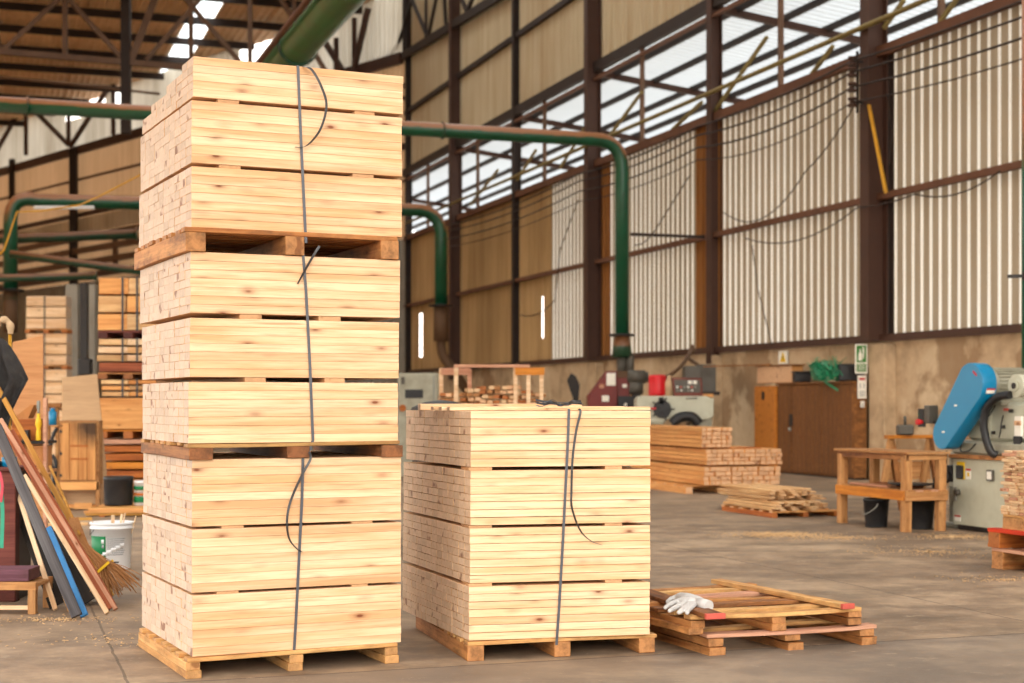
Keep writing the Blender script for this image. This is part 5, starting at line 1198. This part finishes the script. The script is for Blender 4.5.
vd = s.n('ShaderNodeVectorMath', operation='DISTANCE'); s.l(v_, vd.inputs[0]); vd.inputs[1].default_value = (.19, 0, .74)
sm1 = s.math('ADD', vd.outputs['Value'], s.math('MULTIPLY', s.noise(v_, 9, 3), .15)); cc = s.mix(s.ramp(sm1, [(.18, .92), (.42, 0)]), cc, col(48, 34, 26)); s.bsdf(cc, .7); M['sooty'] = s.m
obj('door', mb, 'sooty', kc, True)
for y in (430, 452, 474): fbox('hinge', 59.5, 62, y, y+3, kz-.02, .02, 'blackmetal', kc, .001)
for y in (445, 458): fbox('door_batten', 70, 88, y, y+2, kz-.016, .01, 'orange_dark', kc, .001)
bb_ = thing('fibreboard_sheet', 'tall beige fibreboard sheet leaning behind the small wooden cabinet', 'sheet', (PX(84, HY, kz+.26).x, kz+.26, 0), 0)
mb = MB(); slab(mb, [(62, HY+EYE*FP/(kz+.26)), (110, HY+EYE*FP/(kz+.26)), (97, 374), (62, 377.5)], kz+.26, .02); obj('panel', mb, 'mdf', bb_, True)
tr = thing('tool_rack', 'narrow rack hung with dark tools left of the small cabinet', 'rack', (PX(52, HY, 20.2).x, 20.2, 0), 0)
yb = HY+EYE*FP/20.2
fbox('upright', 46.5, 49.5, 404, yb, 20.2, .06, 'bench', tr); fbox('upright', 55, 58, 404, yb, 20.2, .06, 'bench', tr); fbox('cross_rail', 46, 61, 403, 407, 20.15, .05, 'cupboard', tr); fbox('cross_rail', 46, 58, 470, 474, 20.15, .05, 'bench', tr)
mb = MB()
for P in ([(51, 440), (50, 460), (54, 475), (52, 500)], [(57, 428), (53, 436), (50, 450), (49, 470)], [(52, 455), (56, 463), (54, 480)]): mb.tube(smooth([PX(x, y, 20.1) for x, y in P], 5), .025, 8)
tag(obj('hanging_tools', mb, 'black'), 'dark bent tools hanging on the narrow rack', 'tools')
mb = MB(); mb.cyl((0, 0, 0), (0, 0, .18), .05); mb.cyl((0, 0, .18), (0, 0, .22), .03); o = tag(obj('spray_can', mb, 'blue'), 'blue can on the narrow rack among dark tools', 'can'); q = PX(54.5, 425, 20.2); 
mb = MB(); mb.box((0, 0, -.01), (.16, .2, .02)); o.location = (q.x, q.y-.08, q.z)
fbox('can_shelf', 50, 58, 425.2, 427, 20.05, .2, 'bench', tr, .002)

# barrel, can, boards on the floor behind
def barrel(label, x, yb_, w_, h, mat, name='barrel'):
    p = GP(x, yb_); return p
hp = GP(115, 511)
random.seed(8); bz = 20.6
hpn = 0
for k in range(6):
    for r in range(3):
        hpn += 1; p = Vector((PX(97, 0, bz).x+U(-.05, .05), bz-.4+k*.2, .03+.032*r)); q = p+Vector((1.25, U(-.05, .05), U(0, .004)))
        tag(board_pq('floor_board', p, q, .17, .028, 'orange' if (k+r) % 3 else 'goldboard'), f'board in the low heap under the black barrel, {ORD[3-r]} from top in {ORD[k+1]} row from the camera', 'board', 'boards under the black barrel')
for x in (.2, 1.0):
    tag(board('spacer_strip', 1.2, .08, .014, 'orange_dark', (PX(97, 0, bz).x+x, bz+.1, .0075), None, (0, 0, R(90)), 3), f'ground strip under the {"left" if x < .5 else "right"} end of the boards below the black barrel', 'spacer')
zb_ = .03+.032*2+.016
mb = MB(); s1 = 20.7/FP; mb.lathe([(0, 0), (13.6*s1, 0), (14*s1, 2*s1), (14.4*s1, 25*s1), (15*s1, 26*s1), (14.6*s1, 29*s1), (0, 29.2*s1)], 30)
o = tag(obj('black_barrel', mb, 'black'), 'black round barrel on the low heap of boards left of the tall stack', 'barrel'); q = PX(118.5, 497, 20.7); o.location = (q.x, 20.7, zb_+.003)
cn = thing('paint_can', 'white and green tin beside the black barrel', 'can', (PX(141, HY, 20.75).x+.02, 20.7, zb_+.003), 0)
mb = MB(); mb.lathe([(0, 0), (.10, 0), (.10, .30), (.105, .30), (.105, .33), (0, .33)], 24); obj('body', mb, 'white', cn)
mb = MB(); mb.lathe([(.101, .04), (.1025, .04), (.1025, .12), (.101, .12)], 24); obj('green_band', mb, 'greenlabel', cn)
mb = MB(); mb.lathe([(.101, .13), (.1025, .13), (.1025, .17), (.101, .17)], 24); obj('orange_band', mb, 'orange_dark', cn)
mb = MB(); mb.lathe([(.101, .21), (.1025, .21), (.1025, .26), (.101, .26)], 24); obj('green_band', mb, 'greenlabel', cn)
for k, (x0, x1, y, w_) in enumerate(((18, 92, 519, .12), (14, 88, 524, .12), (30, 80, 529, .12))):
    p = GP(x0, y, .03); q = GP(x1, y-1.5, .03); p.z = q.z = .016+.0; tag(board_pq('floor_board', p, q, .16, .03, 'goldboard' if k != 1 else 'slat'), f'pale board flat on the floor behind the leaning planks, {("furthest", "middle", "nearest")[k]} of three', 'board')

# paint bucket with offcuts
pb0 = GP(107.5, 570.5); r_b = 20.2*13.7/FP; bk = thing('paint_bucket', 'white paint bucket with green label full of wood offcuts', 'bucket', (pb0.x, pb0.y+r_b*.0+.15, 0), 0)
bz_ = bk.location.y; s1 = bz_/FP; R0, R1, HH = 17.5*s1, 20.5*s1, 47*s1
mb = MB(); mb.lathe([(0, 0), (R0, 0), (R0*1.02, .01), (R1*.99, HH*.86), (R1*1.05, HH*.86), (R1*1.05, HH*.9), (R1, HH*.9), (R1, HH*.95), (R1*1.06, HH*.96), (R1*1.05, HH), (R1*.97, HH), (R1*.94, HH*.9), (R0*.95, .03), (0, .03)], 40); obj('shell', mb, 'white', bk)
def wrap(name, a0, a1, z0, z1, mat, e=.002, n=10):
    mb = MB(); vs = []
    for k in range(n+1):
        a = a0+(a1-a0)*k/n
        for z in (z0, z1):
            rr = R0*1.02+(R1*.99-R0*1.02)*(z/(HH*.86)); vs += [((rr+e)*math.sin(a), -(rr+e)*math.cos(a), z), ((rr-.002)*math.sin(a), -(rr-.002)*math.cos(a), z)]
    fs = []
    for k in range(n): b_ = 4*k; fs += [(b_, b_+4, b_+6, b_+2), (b_+2, b_+6, b_+7, b_+3), (b_+1, b_+3, b_+7, b_+5), (b_, b_+1, b_+5, b_+4)]
    fs += [(0, 2, 3, 1), (4*n, 4*n+1, 4*n+3, 4*n+2)]
    mb.add(vs, fs, 0, True); return obj(name, mb, mat, bk)
g0_ = -.12-1.15
wrap('green_label', g0_, -.06, HH*.22, HH*.72, 'greenlabel')
for k in range(9): wrap('text_line', .02, .95-.05*(k % 3), HH*(.66-.042*k), HH*(.675-.042*k), 'greyprint', .0022)
wrap('text_line', .12, .62, HH*.155, HH*.185, 'inkblack', .0022); wrap('text_line', .3, .62, HH*.105, HH*.125, 'inkblack', .0022)
wrap('logo', -.28, -.14, HH*.56, HH*.65, 'white', .003, 4); wrap('logo', -.27, -.15, HH*.47, HH*.54, 'greyprint', .003, 4)
for k in range(6): wrap('paint_swoosh', -.45+k*.22, -.2+k*.22, HH*(.28+.04*k), HH*(.34+.045*k), 'white', .0034, 4)
mb = MB(); mb.tube([(-R1*1.04, -.01, HH*.88), (-R1*.9, -R1*.62, HH*.74), (-R1*.62, -R1*.92, HH*.86)], .0035, 6); obj('handle', mb, 'black', bk)
for k, (x, y, xb_, L, w_) in enumerate(((113, 515, 112, .0, .032), (125, 513, 119, .0, .035), (122, 514, 117, 0, .03), (136, 516, 126, 0, .012), (92, 521, 98, 0, .02), (98, 524, 101, 0, .02))):
    top = PX(x, y, bz_-.02+.03*(k % 3)) - Vector(bk.location); bot = Vector((PX(xb_, 0, bz_).x-bk.location.x, .0, HH*.35))
    o = board_pq('wood_offcut', bot+Vector(bk.location), top+Vector(bk.location), w_, .01, 'creamboard', None)
    tag(o, 'pale wood offcut sticking out of the white paint bucket', 'offcut', 'offcuts in the paint bucket')

# broom
br = thing('straw_broom', 'straw broom leaning behind the planks, bristles fanned on the floor', 'broom', GP(112, 601), 0)
random.seed(12); mb = MB(); Zb = 11.45; hd = PX(84, 545, Zb+.02)
for k in range(150):
    f = U(0, 1); e = PX(88+f*58+U(-3, 3), 606-f*22+U(-7, 5), Zb+U(-.15, .25)); e.z = max(e.z, .008)
    s0 = PX(74+U(-5, 5), 520+U(-3, 3), Zb); m_ = PX(97+f*10, 566-f*6+U(-2, 2), Zb+U(-.03, .05))
    e = m_+(e-m_)*U(.8, 1.0); mb.tube(smooth([s0, hd+Vector((U(-.03, .03), 0, U(-.02, .02))), m_, m_.lerp(e, .5)+Vector((0, 0, .012)), e], 2), [.0032]*9, 4)
obj('bristles', mb, 'straw', br, True)
mb = MB(); a, b = PX(96, 573.5, Zb-.05), PX(109, 562, Zb-.05); mb.bar(a, b, .02, .012, (0, -1, 0)); mb.bar(a+Vector((0, .12, 0)), b+Vector((0, .12, 0)), .02, .012, (0, -1, 0)); obj('binding', mb, 'yellow', br, True)
mb = MB(); mb.tube([PX(80, 535, Zb), PX(50, 466, Zb+.2)], .011, 8); obj('handle', mb, 'goldboard', br, True)

# ================================================================ far stacks on the left
def fstack(label_unit, Z, x0, x1, units, mat, depth=1.2, rot=0, cat='lumber stack', name='lumber_bundle', straps=()):
    """units: list of (y_top, y_bottom, kind, n)"""
    pass
def bundle(label, x0, x1, y0, y1, Z, n, mats, depth, straps, group=None, jit=.0, cols=1):
    a, b = PX(x0, y1, Z), PX(x1, y0, Z)
    t = thing('lumber_bundle', label, 'lumber bundle', ((a.x+b.x)/2, Z, a.z), 0, group)
    h = (b.z-a.z)/n
    for k in range(n):
        for c in range(cols):
            w_ = (b.x-a.x)/cols
            board('layer', w_-.01*(cols > 1)+U(-jit, jit), depth, h-.03, mats[(k+c) % len(mats)], (-(b.x-a.x)/2+w_*(c+.5)+U(-jit, jit), depth/2+U(-jit, jit)+jit, h*(k+.5)), t, (0, 0, 0), random.random(), .002, .006)
    for xs in straps:
        mb = MB(); p = PX(xs, y0, Z-.012); q = PX(xs, y1, Z-.012); mb.bar(p, q, .03, .006, (0, 1, 0)); obj('strap', mb, 'strapdark', t, True)
    return t
def fpallet(label, x0, x1, y0, y1, Z, mats=('orange', 'orange'), group=None, nd=5, depth=1.2):
    a, b = PX(x0, y1, Z), PX(x1, y0, Z); return pallet(label, (a.x, Z-.01, a.z+.001), 0, b.x-a.x, depth, b.z-a.z-.002, mats, nd=nd, sw=.14, group=group, base=False)
random.seed(31); F = 40.0; ybf = HY+EYE*FP/F
prev = ybf
pal = ('pine', 'pine2'); nms = ['lowest', 'second', 'third', 'topmost']
us = [(456, 450), (402, 447), (366, 399), (330.5, 362), (295.5, 329)]
lst = [(ybf-3, 459.8, 0), (407, 456.5, 1)]
ylist = [(449, ybf, 'p'), (410, 449, 4), (406.5, 410, 'p'), (369, 406.5, 3), (365.5, 369, 'p'), (333, 365.5, 3), (329, 333, 'p'), (295.5, 329, 3)]
kk = 0
for y0, y1, ty in ylist:
    if ty == 'p': fpallet(f'{nms[kk]} pallet in the pale lumber stack far left', 25, 67, y0, y1, F, ('orange_dark', 'orange'), depth=.5) if y1-y0 < 6 else fpallet('lowest pallet in the pale lumber stack far left', 25, 67, y1-3.5, y1, F, ('orange_dark', 'orange'), depth=.5); 
    else:
        y1_ = y1 if kk else ybf-3.5
        bundle(f'{nms[kk]} bundle of the pale lumber stack far left', 26 if kk != 3 else 26, 66, y0, y1_ if kk else ybf-3.5, F, ty, pal, .5, (44.5,), jit=.01); kk += 1
G_ = 23.5; gg = HY+EYE*FP/G_
seq = [(gg-4.5, gg, 'p', 'pallet under the orange lumber stack left of the tall stack', ('orange_dark', 'orange')),
       (453, gg-4.5, 5, 'lowest bundle of the orange stack, mostly behind the black barrel', ('orange_dark', 'yellowwood')),
       (445, 453, 1, 'rust coloured beam layer in the orange stack above the black barrel', ('orange_dark',)),
       (438.5, 445, 1, 'pinkish beam layer in the orange stack below the plywood crate', ('pinkboard',)),
       (430, 438.5, 'p', 'pallet directly under the plywood faced crate', ('orange_dark', 'yellowwood')),
       (397, 430, 1, 'plywood faced crate in the orange stack left of the tall stack', ('orange',)),
       (379, 397, 3, 'bundle of uneven boards above the plywood faced crate', ('slat', 'orange')),
       (372.5, 379, 'p', 'pallet carrying the rust red beam layer', ('pallet_dark', 'pallet')),
       (362, 372.5, 1, 'rust red beam layer high in the orange stack', ('redboard',)),
       (338, 362, 3, 'pale bundle between two pallets high in the orange stack', ('slat', 'creamboard')),
       (331, 338, 'p', 'dark pallet with pale blocks under the topmost orange bundle', ('maroon', 'maroon')),
       (277, 331, 3, 'topmost bundle of the orange stack left of the tall stack', ('orange', 'slat'))]
for y0, y1, ty, lb_, ms in seq:
    if ty == 'p': fpallet(lb_, 98, 158, y0, y1, G_, ms)
    else: bundle(lb_, 98+(2 if 'uneven' in lb_ else 0), 156, y0, y1, G_, ty, ms, 1.2, (122.5, 137) if ty == 3 else (), cols=2 if ty == 3 else 1, jit=.02)

# sawdust and chips on the floor
random.seed(17)
def chips(label, spots):
    mb = MB()
    for cx, cy, rx, ry, n, hmax in spots:
        for k in range(n):
            a = U(0, 6.28); r = abs(random.gauss(0, .45)); 
            if r > 1.3: continue
            x = cx+rx*r*math.cos(a); y = cy+ry*r*math.sin(a); z = max(0, hmax*(1-r))*U(0, 1)+.001; s_ = U(.004, .013)
            d1 = Vector((U(-1, 1), U(-1, 1), U(-.3, .3))).normalized()*s_; d2 = Vector((-d1.y, d1.x, U(-.003, .003)))
            p = Vector((x, y, z+.002)); mb.add([p-d1-d2*.4, p+d1-d2*.4, p+d1+d2*.4, p-d1+d2*.4, p+Vector((0, 0, .004))], [(0, 1, 2, 3), (0, 1, 4), (1, 2, 4), (2, 3, 4), (3, 0, 4)])
    o = obj('sawdust', mb, 'chips'); return tag(o, label, 'sawdust', None, 'stuff')
g1, g2 = GP(780, 535), GP(835, 538)
chips('pale scatter of sawdust on the floor in front of the slat heap', [(g1.x, g1.y, .75, .5, 2600, .012), (g2.x, g2.y, .9, .5, 600, .004)])
g1, g2 = GP(955, 537), GP(930, 552)
chips('sawdust strewn in front of the blue and grey machine', [(g1.x, g1.y, .7, .5, 700, .006), (g2.x, g2.y, 1.2, .8, 500, .003)])
g1, g2 = GP(60, 620), GP(110, 640)
chips('fine litter of chips around the feet of the leaning planks', [(g1.x, g1.y, .9, .35, 260, .004), (g2.x, g2.y, 1.2, .6, 120, .002)])
g1 = GP(1005, 580); chips('sawdust before the red pallet at the right edge', [(g1.x, g1.y, .8, .5, 200, .003)])
